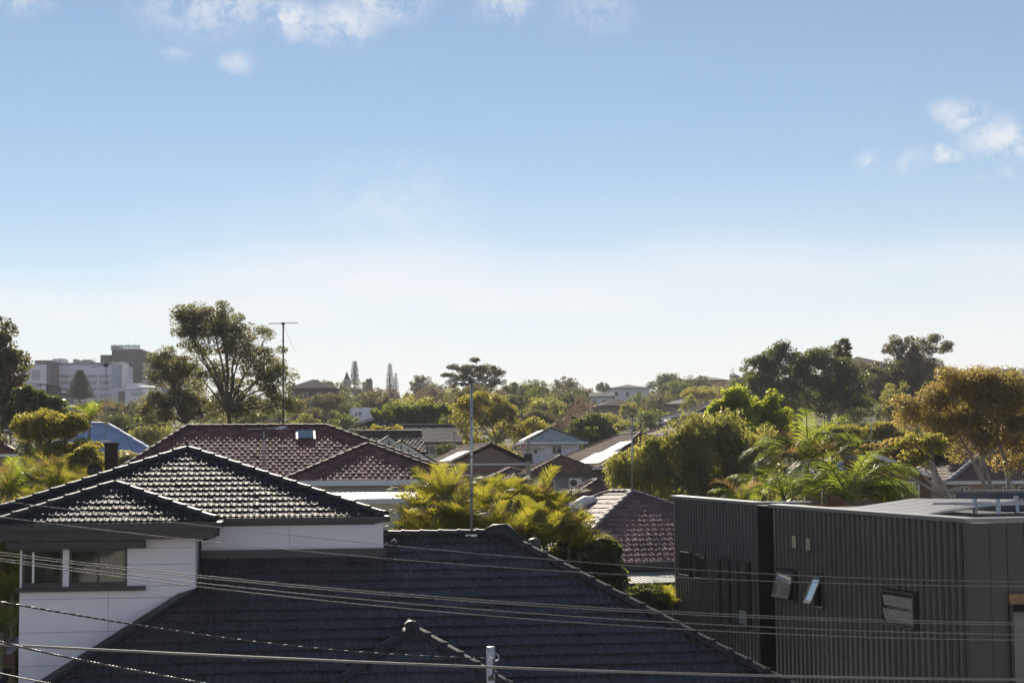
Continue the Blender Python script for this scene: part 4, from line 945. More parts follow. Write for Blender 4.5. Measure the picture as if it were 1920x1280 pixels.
for i in range(1, 8): bxo('lattice_bar', (l0.x + (l1.x - l0.x) * i / 8 - .012, -.045, l1.z - gg, l0.x + (l1.x - l0.x) * i / 8 + .012, -.021, l0.z - gg), M_trim, lw)
for i in range(1, 4): bxo('lattice_bar', (l0.x, -.0445, l1.z - gg + (l0.z - l1.z) * i / 4 - .012, l1.x, -.0215, l1.z - gg + (l0.z - l1.z) * i / 4 + .012), M_trim, lw)
house_px('white_roof_shed', 'shed with white metal roof behind the big feather palm', 1538, 1650, 884, 66, 3.6, .48, M_brick, M_pale, M_pale, tiles=(.3, .3, PROF_R, .002), caps=False, seed=85)
# carport at the lower left corner
cpq = at(30, 1215, 36); fcp = Frame(cpq, PHI)
car = thing('carport', 'weathered steel-roofed carport in the lower left corner', 'carport', (cpq.x, cpq.y, 0), PHI)
M_rust = mat('rusty_corrugated', (.30, .19, .13), .6, .4, var=.5, vscale=3)
zc_ = cpq.z
for i in range(7):
    a = -1.72 + i * .24
    MB().hexa([(a, 0, zc_ - .1), (a + .2, 0, zc_ - .1), (a + .2, 3.2, zc_ + .10), (a, 3.2, zc_ + .10), (a, 0, zc_ - .07), (a + .2, 0, zc_ - .07), (a + .2, 3.2, zc_ + .13), (a, 3.2, zc_ + .13)]).build('roof_sheet', M_rust if i % 3 == 1 else M_pale, car)
MB().box(-1.7, -.04, zc_ - .32, -.02, -.005, zc_ - .1).build('beam', M_brick, car); MB().box(-.3, .1, 0, -.22, .18, zc_ - .11).build('post', M_trim, car); MB().box(-1.1, .1, 0, -1.02, .18, zc_ - .11).build('post', M_trim, car)
for i in range(5): MB().hexa([(-1.85 + i * .36, -1.6, zc_ - 1.0), (-1.52 + i * .36, -1.6, zc_ - 1.0), (-1.52 + i * .36, -.1, zc_ - .42), (-1.85 + i * .36, -.1, zc_ - .42), (-1.85 + i * .36, -1.6, zc_ - .97), (-1.52 + i * .36, -1.6, zc_ - .97), (-1.52 + i * .36, -.1, zc_ - .39), (-1.85 + i * .36, -.1, zc_ - .39)]).build('lower_roof_sheet', M_slate, car)
MB().box(-1.1, -1.5, 0, -1.0, -1.4, zc_ - 1.0).box(-.3, -1.5, 0, -.2, -1.4, zc_ - 1.0).build('lower_posts', M_slate, car)
# skyline houses
M_fslate = mat('matte_slate_roof', (0.055, 0.052, 0.058), 0.9, 0.1, var=0.2)
FAR = [('dark_roof_hall', 'dark-roofed hall on the skyline behind the thin aerial mast', 534, 628, 728, 330, 9, .42, M_dbrown, M_slate, 'u', False),
       ('white_skyline_house', 'white low house with dark roof on the skyline right of centre', 1146, 1222, 727, 400, 9, .22, M_lwhite, M_slate, 'u', False),
       ('grey_hill_house', 'pale house with dark roof just below the white skyline house', 1104, 1152, 743, 370, 8, .25, M_lwhite, M_slate, 'u', True),
       ('dark_roof_terrace', 'low dark-roofed terrace below the pale skyline house', 1122, 1190, 760, 300, 8, .35, M_pinkbrick, M_slate, 'u', False),
       ('navy_roof_house', 'house with navy roof on the hillside left of the lime tree', 1246, 1312, 757, 290, 8, .32, M_pinkbrick, mat('navy_roof', (.045, .05, .085), .45, .4), 'u', False),
       ('long_red_skyline_roof', 'long red-roofed house on the skyline left of the dark gum', 1288, 1368, 712, 430, 10, .25, M_pinkbrick, M_dbrown, 'u', False),
       ('white_gable_skyline', 'white gabled house on the skyline beside the dark gum', 1362, 1400, 716, 420, 9, .75, M_lwhite, M_dbrown, 'v', True),
       ('hilltop_brown_house', 'brown-roofed hilltop house left of the tall gum', 1572, 1680, 684, 330, 11, .36, M_grey, M_dbrown, 'u', False),
       ('hilltop_flat_house', 'flat-eaved house glimpsed behind the tall gum on the hilltop', 1690, 1752, 673, 345, 9, .18, M_pinkbrick, M_dbrown, 'u', False),
       ('edge_skyline_house', 'dark skyline roof above the orange gum at far right', 1846, 1908, 696, 380, 9, .32, M_grey, M_dbrown, 'u', False),
       ('plum_midslope_house', 'plum-roofed house half hidden by twiggy trees', 1040, 1110, 797, 240, 8, .48, M_brick, M_dbrown, 'v', True)]
for i, (nm, lb, a, b, y, Y, d, tn, wm, rm, ax, gb_) in enumerate(FAR):
    r_, f_, w_, z_, _, _ = house_px(nm, lb, a, b, y, Y, d, tn, wm, rm if rm is not M_slate else M_fslate, M_slate, axis=ax, gable=gb_, caps=False, gutter=M_slate, phi=PHI if i % 2 else -PHI * .4)
    nw = max(2, int(w_ / 2.4))
    for k in range(nw): hwindow(r_, .8 + (w_ - 1.6) * k / nw, .45, z_ - 1.9, .9, 1.1, 1)

# ------------------------------------------------------------------ hospital and church on the skyline (left)
def block(parent, px0, py0, px1, py1, Y, depth, m, name='wall'):
    a = at(px0, py1, Y); b = at(px1, py0, Y)
    return MB().box(a.x, Y, a.z, b.x, Y + depth, b.z).build(name, m, parent, world=True)
def bthing(name, label, cat, px0, px1, pyb, Y):
    c = at((px0 + px1) / 2, pyb, Y); return thing(name, label, cat, (c.x, c.y, ground(c.x, c.y) - 1))
M_hosp = mat('hospital_render', (.86, .84, .90), .7, .3, var=.04); M_hwin = mat('hospital_window', (.34, .34, .40), .2, .5, var=.1)
M_htow = mat('hospital_brown_brick', (.135, .118, .112), .85, .2, var=.06)
M_hred = mat('hospital_mauve_fin', (.20, .14, .155), .8, .2); M_hblue = mat('hospital_blue_panel', (.38, .43, .52), .5, .4); M_plant = mat('plant_room_grey', (.34, .34, .35), .6, .3)
HY = 480
hs_ = bthing('hospital_wing', 'long white hospital wing with rows of windows behind the Norfolk pine', 'building', 92, 210, 800, HY)
block(hs_, 92, 683, 232, 830, HY, 25, M_hosp, 'wall'); block(hs_, 92, 679, 208, 683, HY + 2, 20, M_plant, 'parapet')
block(hs_, 98, 672, 118, 683, HY + 5, 6, M_hosp, 'plant_room'); block(hs_, 137, 673, 144, 682, HY + 5, 6, M_plant, 'plant_room'); block(hs_, 154, 674, 168, 682, HY + 5, 6, M_plant, 'plant_room')
for j, y in enumerate((702, 714, 726, 739, 752)):
    for (a, b) in ((96, 103), (107, 130), (133, 155), (160, 181), (186, 204)):
        block(hs_, a, y, b, y + 5.5, HY - .25, .25, M_hwin, 'window')
for px in (110, 113, 118, 121, 124, 171, 175, 179): block(hs_, px, 671, px + .6, 680, HY + 4, .1, M_plant, 'roof_mast')
hw_ = bthing('hospital_left_block', 'white hospital block with blue stair glass at far left', 'building', 40, 92, 800, HY - 8)
block(hw_, 40, 683, 88, 830, HY - 8, 20, M_hosp, 'wall'); block(hw_, 65, 675, 95, 683, HY - 6, 14, M_hred, 'mauve_parapet'); block(hw_, 88.2, 676, 95, 830, HY - 9, 20, M_hred, 'mauve_fin'); block(hw_, 60, 694, 74, 712, HY - 8.3, .3, M_hblue, 'stair_glass'); block(hw_, 56, 672, 56.4, 683, HY, .1, M_plant, 'roof_mast')
ht = bthing('hospital_tower', 'square brown brick hospital tower with rooftop railing', 'building', 208, 262, 800, HY + 12)
block(ht, 208, 656, 262, 830, HY + 12, 28, M_htow, 'wall'); block(ht, 207.5, 653, 262.5, 656, HY + 11.5, 29, M_plant, 'parapet'); block(ht, 188, 665, 207.8, 700, HY + 14, 20, M_htow, 'side_wall')
block(ht, 209, 648, 222, 653, HY + 14, 6, M_plant, 'plant_room')
rl_ = MB()
for i in range(14):
    p = at(209 + i * 4.0, 653, HY + 12); q = at(209 + i * 4.0, 647 - (i % 3) * 1.2, HY + 12); rl_.bar(p, q, .22)
rl_.bar(at(208, 648.5, HY + 12), at(262, 648.5, HY + 12), .22).bar(at(208, 651, HY + 12), at(262, 651, HY + 12), .2)
rl_.build('roof_railing', M_plant, ht, world=True)
hr = bthing('hospital_right_wing', 'white banded hospital wing right of the brown tower', 'building', 263, 300, 800, HY + 16)
block(hr, 262.6, 665, 330, 679, HY + 20, 18, M_htow, 'top_storey'); block(hr, 262.6, 679, 330, 830, HY + 16, 22, M_hosp, 'wall')
for y in (685, 695.5, 706, 716.5): block(hr, 263, y, 330, y + 5, HY + 15.7, .3, M_hwin, 'window_band')
hl = bthing('hospital_link', 'blue-grey glazed link block with white frame before the tower', 'building', 209, 230, 800, HY - 6)
block(hl, 209, 683, 229, 727, HY - 6, 6, M_hblue, 'glazed_wall'); block(hl, 209, 678, 231, 683, HY - 6.5, 7, M_trim, 'roof_frame'); block(hl, 228.5, 683.2, 231, 730, HY - 6.6, 6.5, M_trim, 'frame_post'); block(hl, 209, 727.2, 235, 830, HY - 6, 6, M_hosp, 'base')
hq = bthing('hospital_low_block', 'low white block with curved canopy below the brown tower', 'building', 235, 290, 800, HY - 14)
block(hq, 236, 718, 266, 731, HY - 14, 10, M_lwhite, 'upper_wall'); block(hq, 234, 732, 300, 830, HY - 16, 12, M_hosp, 'wall'); block(hq, 222, 733, 233.8, 760, HY - 16, 8, M_htow, 'entrance'); block(hq, 247, 735, 300, 741, HY - 16.3, .3, M_hwin, 'window_band'); block(hq, 262, 747, 300, 754, HY - 16.3, .3, M_hwin, 'window_band')
MB().tube([at(246, 715, HY - 12), at(246, 711, HY - 12)], .25, 8).build('flue', M_trim, hq, world=True)
MB().tube([at(250, 729, HY - 16), at(262, 727.5, HY - 16), at(285, 727.5, HY - 16), at(300, 729.5, HY - 16)], [.2, .5, .5, .3], 8).build('canopy', M_trim, hq, world=True, smooth=True)
tr = bthing('terrace_house', 'pinkish white terrace house left of the Norfolk pine', 'house', 40, 70, 790, 300)
block(tr, 38, 716, 69, 790, 300, 9, mat('pink_white_wall', (.60, .54, .54), .7, .3), 'wall'); block(tr, 69.3, 720, 92, 740, 301, 8, M_slate, 'roof_storey'); block(tr, 71, 722, 75, 731, 300.7, .3, M_hosp, 'window'); block(tr, 76.5, 722, 86, 731, 300.7, .3, M_hosp, 'window')
tr2 = bthing('grey_townhouse', 'grey townhouse with tall windows above the dark shrub at left', 'house', 69, 110, 790, 270)
block(tr2, 69, 735, 112, 790, 270, 9, M_grey, 'wall'); block(tr2, 68, 731, 84, 735, 269.5, 9, M_slate, 'roof_edge'); block(tr2, 86, 736, 113, 739, 269.4, 9, M_slate, 'roof_edge')
for a in (74, 81, 89, 97, 105): block(tr2, a, 740, a + 4.5, 752, 269.7, .3, M_lwhite, 'window')
ch = bthing('church', 'grey church tower with pointed spire on the skyline', 'church', 644, 656, 740, 520)
block(ch, 645, 710, 655, 745, 520, 5, M_grey, 'tower')
cpk = at(650, 695, 521.5); cb = [at(645.6, 710, 520), at(654.6, 710, 520)]
MB().add([(cb[0].x, 520, cb[0].z), (cb[1].x, 520, cb[0].z), (cb[1].x, 523, cb[0].z), (cb[0].x, 523, cb[0].z), cpk], [(0, 1, 4), (1, 2, 4), (2, 3, 4), (3, 0, 4)]).build('spire', M_slate, ch, world=True)
for px in (645, 653): block(ch, px, 707.5, px + 2, 710, 519.9, 1, M_grey, 'pinnacle')
tw = bthing('brick_tower', 'plain square brown tower on the skyline right of the church spire', 'building', 680, 696, 740, 500)
block(tw, 686, 710, 695, 745, 500, 7, M_htow, 'tower'); block(tw, 693.6, 708, 695.2, 710, 500, 2, M_htow, 'flue'); block(tw, 679.5, 716, 685.8, 745, 500, 6, M_htow, 'low_block')

# ------------------------------------------------------------------ vegetation
def leaves(C, R, per, size, rng, flat=.7, elong=2.0, droop=0.0, shell=.5):
    """C (n,3) clump centres, R (n,) radii -> V, F of small leaf quads"""
    n = len(C); N = n * per
    d = rng.normal(size=(N, 3)); d /= np.linalg.norm(d, axis=1, keepdims=True) + 1e-9
    r = rng.uniform(0, 1, N) ** (1 / 3.0); r = shell * r ** .35 + (1 - shell) * r
    P = np.repeat(C, per, 0) + d * (r * np.repeat(R, per))[:, None] * np.array([1, 1, flat])
    a = rng.normal(size=(N, 3)); a[:, 2] -= droop * 1.6; a /= np.linalg.norm(a, axis=1, keepdims=True) + 1e-9
    b = rng.normal(size=(N, 3)); b -= (b * a).sum(1, keepdims=True) * a; b /= np.linalg.norm(b, axis=1, keepdims=True) + 1e-9
    sc = size * rng.uniform(.6, 1.35, N)[:, None]
    a = a * sc * .5 * math.sqrt(elong); b = b * sc * .5 / math.sqrt(elong)
    V = np.stack([P - a, P - b * 1.0 + a * .15, P + a, P + b * 1.0 + a * .15], 1).reshape(-1, 3)
    return V, np.arange(N * 4).reshape(-1, 4)
def crown_points(blobs, n, rng, shell=.55, up=.15):
    """blobs [(c, rx, ry, rz, weight)] -> clump centres inside the ellipsoids, biased to the outside and the top"""
    w = np.array([b[4] for b in blobs], float); w /= w.sum(); out = []
    cnt = rng.multinomial(n, w)
    for (c, rx, ry, rz, _), k in zip(blobs, cnt):
        d = rng.normal(size=(k, 3)); d[:, 2] += up; d /= np.linalg.norm(d, axis=1, keepdims=True) + 1e-9
        r = shell + (1 - shell) * rng.uniform(0, 1, k) ** .6
        out.append(np.array(c) + d * r[:, None] * np.array([rx, ry, rz]))
    return np.concatenate(out)
def limb_tubes(mb, base, tips, fork, r0, rng, nlimb=5, sides=6, twig=.016):
    """trunk from base to fork, main limbs outwards, a twig to every tip"""
    base = Vector(base); fork = Vector(fork)
    mid = base.lerp(fork, .5) + Vector((rng.normal(0, .04), rng.normal(0, .04), 0)) * (fork - base).length
    mb.tube([base, mid, fork], [r0, r0 * .82, r0 * .68], 8)
    T = [Vector(t) for t in tips]
    if not T: return
    ends = [T[i] for i in rng.choice(len(T), min(nlimb, len(T)), replace=False)]
    paths = []
    for e in ends:
        L = (e - fork).length
        c = fork.lerp(e, .45) + Vector((rng.normal(0, .06), rng.normal(0, .06), .10 + rng.normal(0, .05))) * L
        pts_ = []
        for k in range(6):
            t = k / 5; p = fork * (1 - t) ** 2 + c * 2 * t * (1 - t) + e * t * t
            pts_.append(p + Vector((rng.normal(0, .012), rng.normal(0, .012), rng.normal(0, .012))) * L * (0 if k in (0, 5) else 1))
        rr = r0 * .55
        mb.tube(pts_, [rr * (1 - .82 * k / 5) for k in range(6)], sides, cap=False); paths.append((pts_, rr))
    for t in T:
        bi = min(((t - p).length * (1 + .25 * (k < 2)), i, k) for i, (q, _) in enumerate(paths) for k, p in enumerate(q[1:5], 1))
        q, rr = paths[bi[1]]; s = q[bi[2]]; L = (t - s).length
        if L < 1e-3: continue
        c = s.lerp(t, .5) + Vector((rng.normal(0, .08), rng.normal(0, .08), .08)) * L
        ra = max(twig, rr * (1 - .82 * bi[2] / 5) * .45)
        mb.tube([s, c, t], [ra, ra * .65, twig * .5], 4, cap=False)
def tree(name, label, Y, blobs, base_px, leaf, lm, bark=None, nclump=70, per=120, clump=.5, seed=1, trunk_r=.18, flat=.65, elong=2.0, droop=0.0, fork=None, shell=.55, up=.15, nlimb=5, group=None, cat='tree', dscale=.8, limbs=None, low=None):
    """blobs in picture pixels (px, py, rx, ry[, weight, dY]) at depth Y become ellipsoids of real size"""
    rng = np.random.default_rng(seed); k = Y / F
    B = []
    for b in blobs:
        px, py, rx, ry = b[:4]; w = b[4] if len(b) > 4 else rx * ry; dy = b[5] if len(b) > 5 else 0.0
        B.append((at(px, py, Y + dy), rx * k, min(rx * k * dscale, 6.0), ry * k, w))
    bp = at(base_px, 900, Y); gz = ground(bp.x, Y) - .15
    root = thing(name, label, cat, (bp.x, Y, gz), 0, group)
    C = crown_points(B, nclump, rng, shell, up)
    R = clump * rng.uniform(.65, 1.3, len(C))
    V, Fq = leaves(C, R, per, leaf, rng, flat, elong, droop)
    mesh_np('crown', V, Fq, lm, root, world=True)
    cz = min(b[0].z - b[3] for b in B); cx = sum(b[0].x * b[4] for b in B) / sum(b[4] for b in B)
    mb = MB()
    if fork is None: fk = Vector((bp.x * .5 + cx * .5, Y, max(gz + .4, cz * .75 + (B[0][0].z) * .25)))
    else: fk = at(fork[0], fork[1], Y)
    sel = C if len(C) < 90 else C[rng.choice(len(C), 90, replace=False)]
    limb_tubes(mb, (bp.x, Y, gz), sel, fk, trunk_r, rng, nlimb)
    for (pts_, r0, r1) in (limbs or []):
        wp = [at(p[0], p[1], Y + (p[2] if len(p) > 2 else 0)) for p in pts_]
        m_ = len(wp); mb.tube(wp, [r0 + (r1 - r0) * i / (m_ - 1) for i in range(m_)], 7)
    mb.build('trunk', bark or M_bark, root, smooth=True, world=True)
    return root

tree('tall_gum_tree', 'tall spreading gum tree with bare fan of branches behind the red roof', 105,
     [(395, 600, 62, 36, 4200), (455, 640, 55, 38, 3000), (350, 605, 30, 32, 1500), (500, 685, 45, 38, 2400), (455, 700, 60, 40, 2000), (520, 720, 35, 50, 2400), (480, 755, 60, 38, 2600), (545, 765, 20, 26, 800), (420, 650, 60, 40, 2200), (400, 720, 45, 40, 1500), (440, 760, 60, 30, 1500), (360, 640, 30, 25, 600)], 425,
     .095, L_gum, M_bark, nclump=470, per=95, clump=.42, seed=101, trunk_r=.17, fork=(428, 772), nlimb=22, shell=.35, elong=1.9)
tree('left_gum_tree', 'smaller dark gum tree left of the tall spreading gum', 112,
     [(325, 690, 48, 38, 3200), (300, 690, 28, 38, 1600), (350, 720, 35, 40, 2000), (330, 760, 60, 30, 2600), (295, 770, 35, 38, 2000), (380, 765, 40, 25, 1500)], 345,
     .095, L_gum, M_bark, nclump=300, per=95, clump=.42, seed=102, trunk_r=.14, fork=(350, 795), nlimb=14, shell=.35)
tree('edge_gum_tree', 'brownish gum tree cut by the left picture edge', 98,
     [(-5, 625, 26, 34, 1200), (5, 665, 35, 34, 1800), (15, 700, 38, 45, 2400), (-10, 740, 45, 50, 2500), (10, 775, 35, 30, 1500)], -10,
     .15, L_olive, M_bark, nclump=120, per=110, clump=.5, seed=103, fork=(-5, 760))
tree('dark_laurel_tree', 'dense dark green tree above the feathery wattle at left', 92,
     [(52, 757, 30, 32, 1600), (100, 765, 18, 20, 700), (40, 780, 28, 25, 900)], 55, .15, L_dark, nclump=70, per=150, clump=.42, seed=104)
tree('feathery_wattle_tree', 'feathery yellow-green wattle with visible twigs left of the chimney', 72,
     [(95, 795, 62, 26, 2600), (60, 805, 35, 25, 1200), (140, 800, 25, 22, 900), (160, 850, 32, 26, 1400), (110, 850, 40, 20, 800)], 95, .10, L_gold, M_bark, nclump=120, per=120, clump=.34, seed=105, fork=(95, 862), nlimb=8, elong=3.2)
tree('golden_shrub', 'bright yellow-green shrub beside the brick chimney', 60, [(170, 865, 26, 26, 1000), (140, 880, 30, 24, 900)], 160, .09, L_gold, nclump=60, per=120, clump=.26, seed=106, elong=3.0)
tree('silvery_shrub', 'pale silvery shrub in front of the blue roof right of the chimney', 62, [(245, 865, 24, 18, 500), (232, 880, 20, 16, 400)], 245, .08, L_pale, nclump=40, per=70, clump=.22, seed=107, shell=.3)
tree('lime_tree', 'bright lime green tree in front of the cream columned house', 88,
     [(1378, 750, 26, 24, 1200), (1352, 770, 20, 24, 700), (1448, 760, 16, 26, 700), (1470, 790, 16, 30, 600), (1415, 775, 30, 22, 900), (1380, 765, 38, 30, 1400), (1440, 780, 28, 28, 1100), (1400, 800, 55, 30, 1800), (1350, 775, 22, 26, 700), (1460, 800, 22, 24, 700), (1420, 840, 50, 30, 1300)], 1410, .105, L_lime, nclump=330, per=75, clump=.30, seed=110, shell=.3, up=.4, elong=1.7, fork=(1405, 850))
tree('weeping_willow', 'wide weeping peppercorn tree filling the middle right', 72,
     [(1255, 870, 70, 45, 4200), (1330, 850, 70, 50, 5000), (1190, 895, 42, 40, 2400), (1400, 870, 60, 55, 4200), (1290, 920, 90, 40, 4200), (1390, 920, 70, 40, 3000), (1310, 815, 45, 28, 1500), (1360, 800, 25, 22, 700), (1270, 825, 25, 20, 500), (1165, 880, 22, 22, 500), (1225, 845, 20, 20, 400), (1430, 830, 30, 25, 600)], 1310, .095, L_willow, nclump=520, per=95, clump=.38, seed=111, shell=.35, flat=1.35, elong=3.4, droop=.9, trunk_r=.3, fork=(1310, 940))
tree('dark_hill_gum', 'massive dark gum with a pale trunk on the right hillside', 165,
     [(1470, 690, 55, 42, 3000), (1540, 695, 60, 45, 3600), (1420, 700, 30, 40, 1500), (1590, 720, 42, 42, 2200), (1500, 745, 70, 45, 3200), (1600, 765, 38, 38, 1500), (1445, 760, 40, 40, 1500), (1467, 655, 12, 20, 250)], 1555, .15, L_dark, M_pbark, nclump=460, per=130, clump=.66, seed=112, shell=.35, trunk_r=.22, fork=(1556, 770), limbs=[([(1548, 812), (1555, 780), (1563, 745), (1567, 715)], .22, .10), ([(1556, 778), (1575, 762), (1592, 772)], .10, .04), ([(1558, 772), (1580, 776), (1600, 790)], .09, .04)])
tree('tall_hill_gum', 'tallest gum on the right skyline with tufted top branches', 205,
     [(1690, 655, 32, 24, 1100), (1730, 650, 22, 20, 600), (1752, 636, 14, 7, 160), (1766, 652, 18, 13, 320), (1710, 690, 50, 32, 2000), (1670, 705, 45, 36, 1800), (1740, 710, 50, 36, 1900), (1690, 745, 60, 36, 2000), (1640, 730, 40, 34, 1200), (1765, 735, 35, 25, 900)], 1700, .17, L_olive, M_pbark, nclump=360, per=115, clump=.68, seed=113, shell=.3, fork=(1705, 740), nlimb=9)
tree('thin_pine', 'pair of thin dark casuarinas on the skyline beside the dark gum', 185, [(1571, 662, 7, 20, 140), (1586, 655, 8, 22, 170), (1580, 680, 16, 18, 200)], 1580, .2, L_olive, nclump=50, per=60, clump=.42, seed=114)
tree('orange_gum_tree', 'orange-brown gum with pale twisting branches before the peach house', 62,
     [(1830, 840, 50, 30, 900), (1700, 760, 30, 20, 500), (1905, 850, 40, 40, 900), (1770, 800, 40, 25, 700), (1735, 815, 30, 18, 400), (1800, 720, 60, 30, 2600), (1870, 725, 60, 38, 2800), (1760, 745, 40, 30, 1400), (1840, 770, 70, 40, 2600), (1915, 760, 40, 60, 2200), (1720, 785, 45, 22, 1200), (1790, 800, 60, 28, 1400), (1890, 810, 50, 40, 1500)], 1868, .068, L_orange, M_pbark, nclump=520, per=95, clump=.40, seed=115, shell=.2, elong=2.6, trunk_r=.10, fork=(1842, 860), nlimb=10,
     limbs=[([(1865, 955), (1855, 925), (1835, 885), (1815, 845), (1795, 810)], .11, .04), ([(1893, 955), (1892, 905), (1885, 865), (1870, 820), (1868, 770)], .11, .04), ([(1892, 900), (1910, 870), (1930, 850)], .09, .05), ([(1842, 890), (1842, 850), (1838, 810), (1832, 760)], .10, .04)])
tree('orange_shrub_tree', 'rounded orange-tinged tree behind the big feather palm', 82, [(1655, 855, 48, 26, 1600), (1700, 850, 38, 28, 1200), (1630, 870, 28, 20, 600)], 1670, .12, L_orange, nclump=90, per=110, clump=.36, seed=116)
tree('leaning_gum_tree', 'bare leaning gum with twisted pale limbs beside the brick outbuilding', 58, [(1712, 860, 22, 18, 400), (1745, 835, 26, 16, 400), (1700, 832, 16, 14, 250)], 1788, .10, L_gold, M_pbark, nclump=36, per=60, clump=.26, seed=117, trunk_r=.06, fork=(1770, 935),
     limbs=[([(1795, 950), (1780, 930), (1757, 895), (1745, 868), (1732, 852), (1712, 830)], .13, .04), ([(1788, 940), (1800, 925), (1815, 922), (1845, 932), (1875, 938)], .10, .05), ([(1705, 895), (1725, 905), (1750, 920), (1772, 924), (1790, 920), (1800, 916)], .045, .09), ([(1745, 880), (1738, 870), (1730, 866)], .03, .012)])
tree('dark_ball_shrub', 'dark shrub with pale flowering side between the orange gums', 76, [(1765, 855, 32, 36, 1400), (1775, 890, 30, 26, 900)], 1765, .11, L_dark, nclump=80, per=130, clump=.34, seed=118)
tree('pale_flower_tree', 'pale silvery foliage lit beside the dark ball shrub', 75, [(1775, 835, 22, 24, 600), (1790, 862, 14, 22, 400), (1748, 815, 18, 12, 300)], 1785, .10, L_pale, nclump=46, per=90, clump=.26, seed=119, shell=.3)
tree('umbrella_tree', 'flat layered yellow-green umbrella tree left of the white aerial', 118, [(1578, 808, 42, 10, 700), (1560, 822, 38, 8, 500), (1590, 835, 45, 26, 700)], 1585, .11, L_gold, nclump=110, per=130, clump=.40, seed=120, flat=.45, fork=(1585, 850))
tree('umbrella_tree', 'flat layered yellow-green umbrella tree right of the white aerial', 116, [(1650, 803, 32, 10, 500), (1680, 818, 30, 9, 400), (1662, 832, 40, 22, 600)], 1660, .11, L_gold, nclump=100, per=130, clump=.40, seed=121, flat=.45, fork=(1660, 850))
tree('golden_tree', 'golden green tree with pale trunk behind the tall aerial', 146, [(905, 765, 50, 30, 2200), (870, 775, 25, 28, 900), (940, 780, 32, 24, 1000), (995, 805, 28, 24, 900), (900, 810, 45, 25, 1000), (960, 820, 30, 26, 700)], 925, .12, L_gold, M_pbark, nclump=260, per=95, clump=.44, seed=122, fork=(930, 830), nlimb=8, trunk_r=.2)
tree('round_green_tree', 'round glossy green tree right of the weatherboard house', 150, [(1112, 808, 42, 30, 1900), (1085, 825, 25, 28, 900), (1140, 830, 30, 32, 1200), (1112, 845, 45, 26, 1000)], 1112, .14, L_green, nclump=200, per=110, clump=.42, seed=123, elong=1.5)
tree('yellow_shrub_tree', 'small bright yellow tree in front of the long black roof', 120, [(730, 812, 28, 12, 600), (755, 822, 16, 10, 300), (705, 815, 16, 14, 300)], 735, .14, L_gold, nclump=55, per=80, clump=.36, seed=124, fork=(735, 835))
tree('front_hedge_tree', 'dense round-leaved shrub behind the front roof hip with sunlit edge', 41.5, [(1090, 1045, 44, 38, 2000), (1135, 1040, 28, 32, 1000), (1145, 1085, 24, 30, 900), (1090, 1090, 55, 40, 1600), (1058, 1035, 18, 20, 400)], 1100, .075, L_green, nclump=230, per=130, clump=.16, seed=125, elong=1.5, shell=.6, cat='shrub')
tree('side_garden_shrub', 'dark glossy shrub in the gap beside the charcoal building', 47, [(1215, 1125, 40, 26, 1000), (1250, 1150, 25, 30, 600)], 1220, .07, L_dark, nclump=80, per=110, clump=.2, seed=126, cat='shrub')
tree('flat_top_fig', 'flat-topped spreading tree rising above the skyline right of centre', 270, [(895, 692, 40, 8, 800), (853, 690, 18, 5, 250), (888, 674, 9, 3.5, 80), (932, 700, 18, 6, 260), (872, 706, 34, 9, 380), (836, 703, 7, 3, 50), (905, 716, 45, 14, 700), (862, 722, 30, 14, 400)], 898, .20, L_olive, M_bark, nclump=190, per=70, clump=.62, seed=127, flat=.42, fork=(900, 728), nlimb=12, trunk_r=.22, shell=.35)
tree('green_ivy_tree', 'bushy dark tree with sunlit top left of the golden tree', 170, [(735, 775, 35, 16, 800), (790, 778, 35, 18, 800), (765, 790, 60, 18, 900), (830, 780, 28, 20, 600)], 770, .2, L_green, nclump=120, per=100, clump=.55, seed=128)

for (x, y, h, lb, sd) in [(-9.2, 14, 8.6, 'unseen tree added opposite the white house for its windows to reflect', 601), (-5.5, -7, 9, 'second unseen tree added for window reflections, behind the viewpoint', 602), (-16, -2, 9, 'third unseen tree added for window reflections, left of the viewpoint', 603)]:  # unseen trees, added so the white house's windows have something to reflect
    rng = np.random.default_rng(sd); t = thing('window_reflection_tree', lb, 'tree', (x, y, 0), 0, 'unseen trees added for window reflections')
    C = crown_points([((0, 0, h * .68), 2.6, 2.6, 2.4, 1)], 120, rng, .4, .2); V, Fq = leaves(C, .5 * rng.uniform(.6, 1.3, 120), 45, .26, rng)
    mesh_np('crown', V, Fq, L_green, t); mb = MB(); limb_tubes(mb, (0, 0, 0), C[:30], (0, 0, h * .4), .16, rng); mb.build('trunk', M_bark, t)

for (lb, Y, bl, bx, lm_, sd) in [('dark shrubbery under the left half of the cane palm clump', 44.5, [(790, 985, 50, 30), (850, 990, 45, 28), (830, 955, 40, 22)], 820, L_dark, 611), ('brownish shrubbery under the right half of the cane palm clump', 44.5, [(920, 985, 45, 32), (985, 990, 50, 32), (1050, 990, 45, 34), (1000, 955, 50, 25)], 980, L_olive, 612),
        ('dark shrubbery below the palms left of the dish', 47.5, [(60, 925, 60, 30), (110, 935, 50, 28), (20, 940, 40, 40), (140, 915, 30, 25)], 70, L_dark, 613), ('green shrub beside the white wall at the left edge', 38.5, [(8, 1050, 30, 40), (5, 1120, 32, 45), (8, 1180, 30, 40)], 5, L_lime, 614)]:
    tree('garden_shrub', lb, Y, bl, bx, .09, lm_, nclump=150, per=90, clump=.24, seed=sd, cat='shrub', shell=.3)
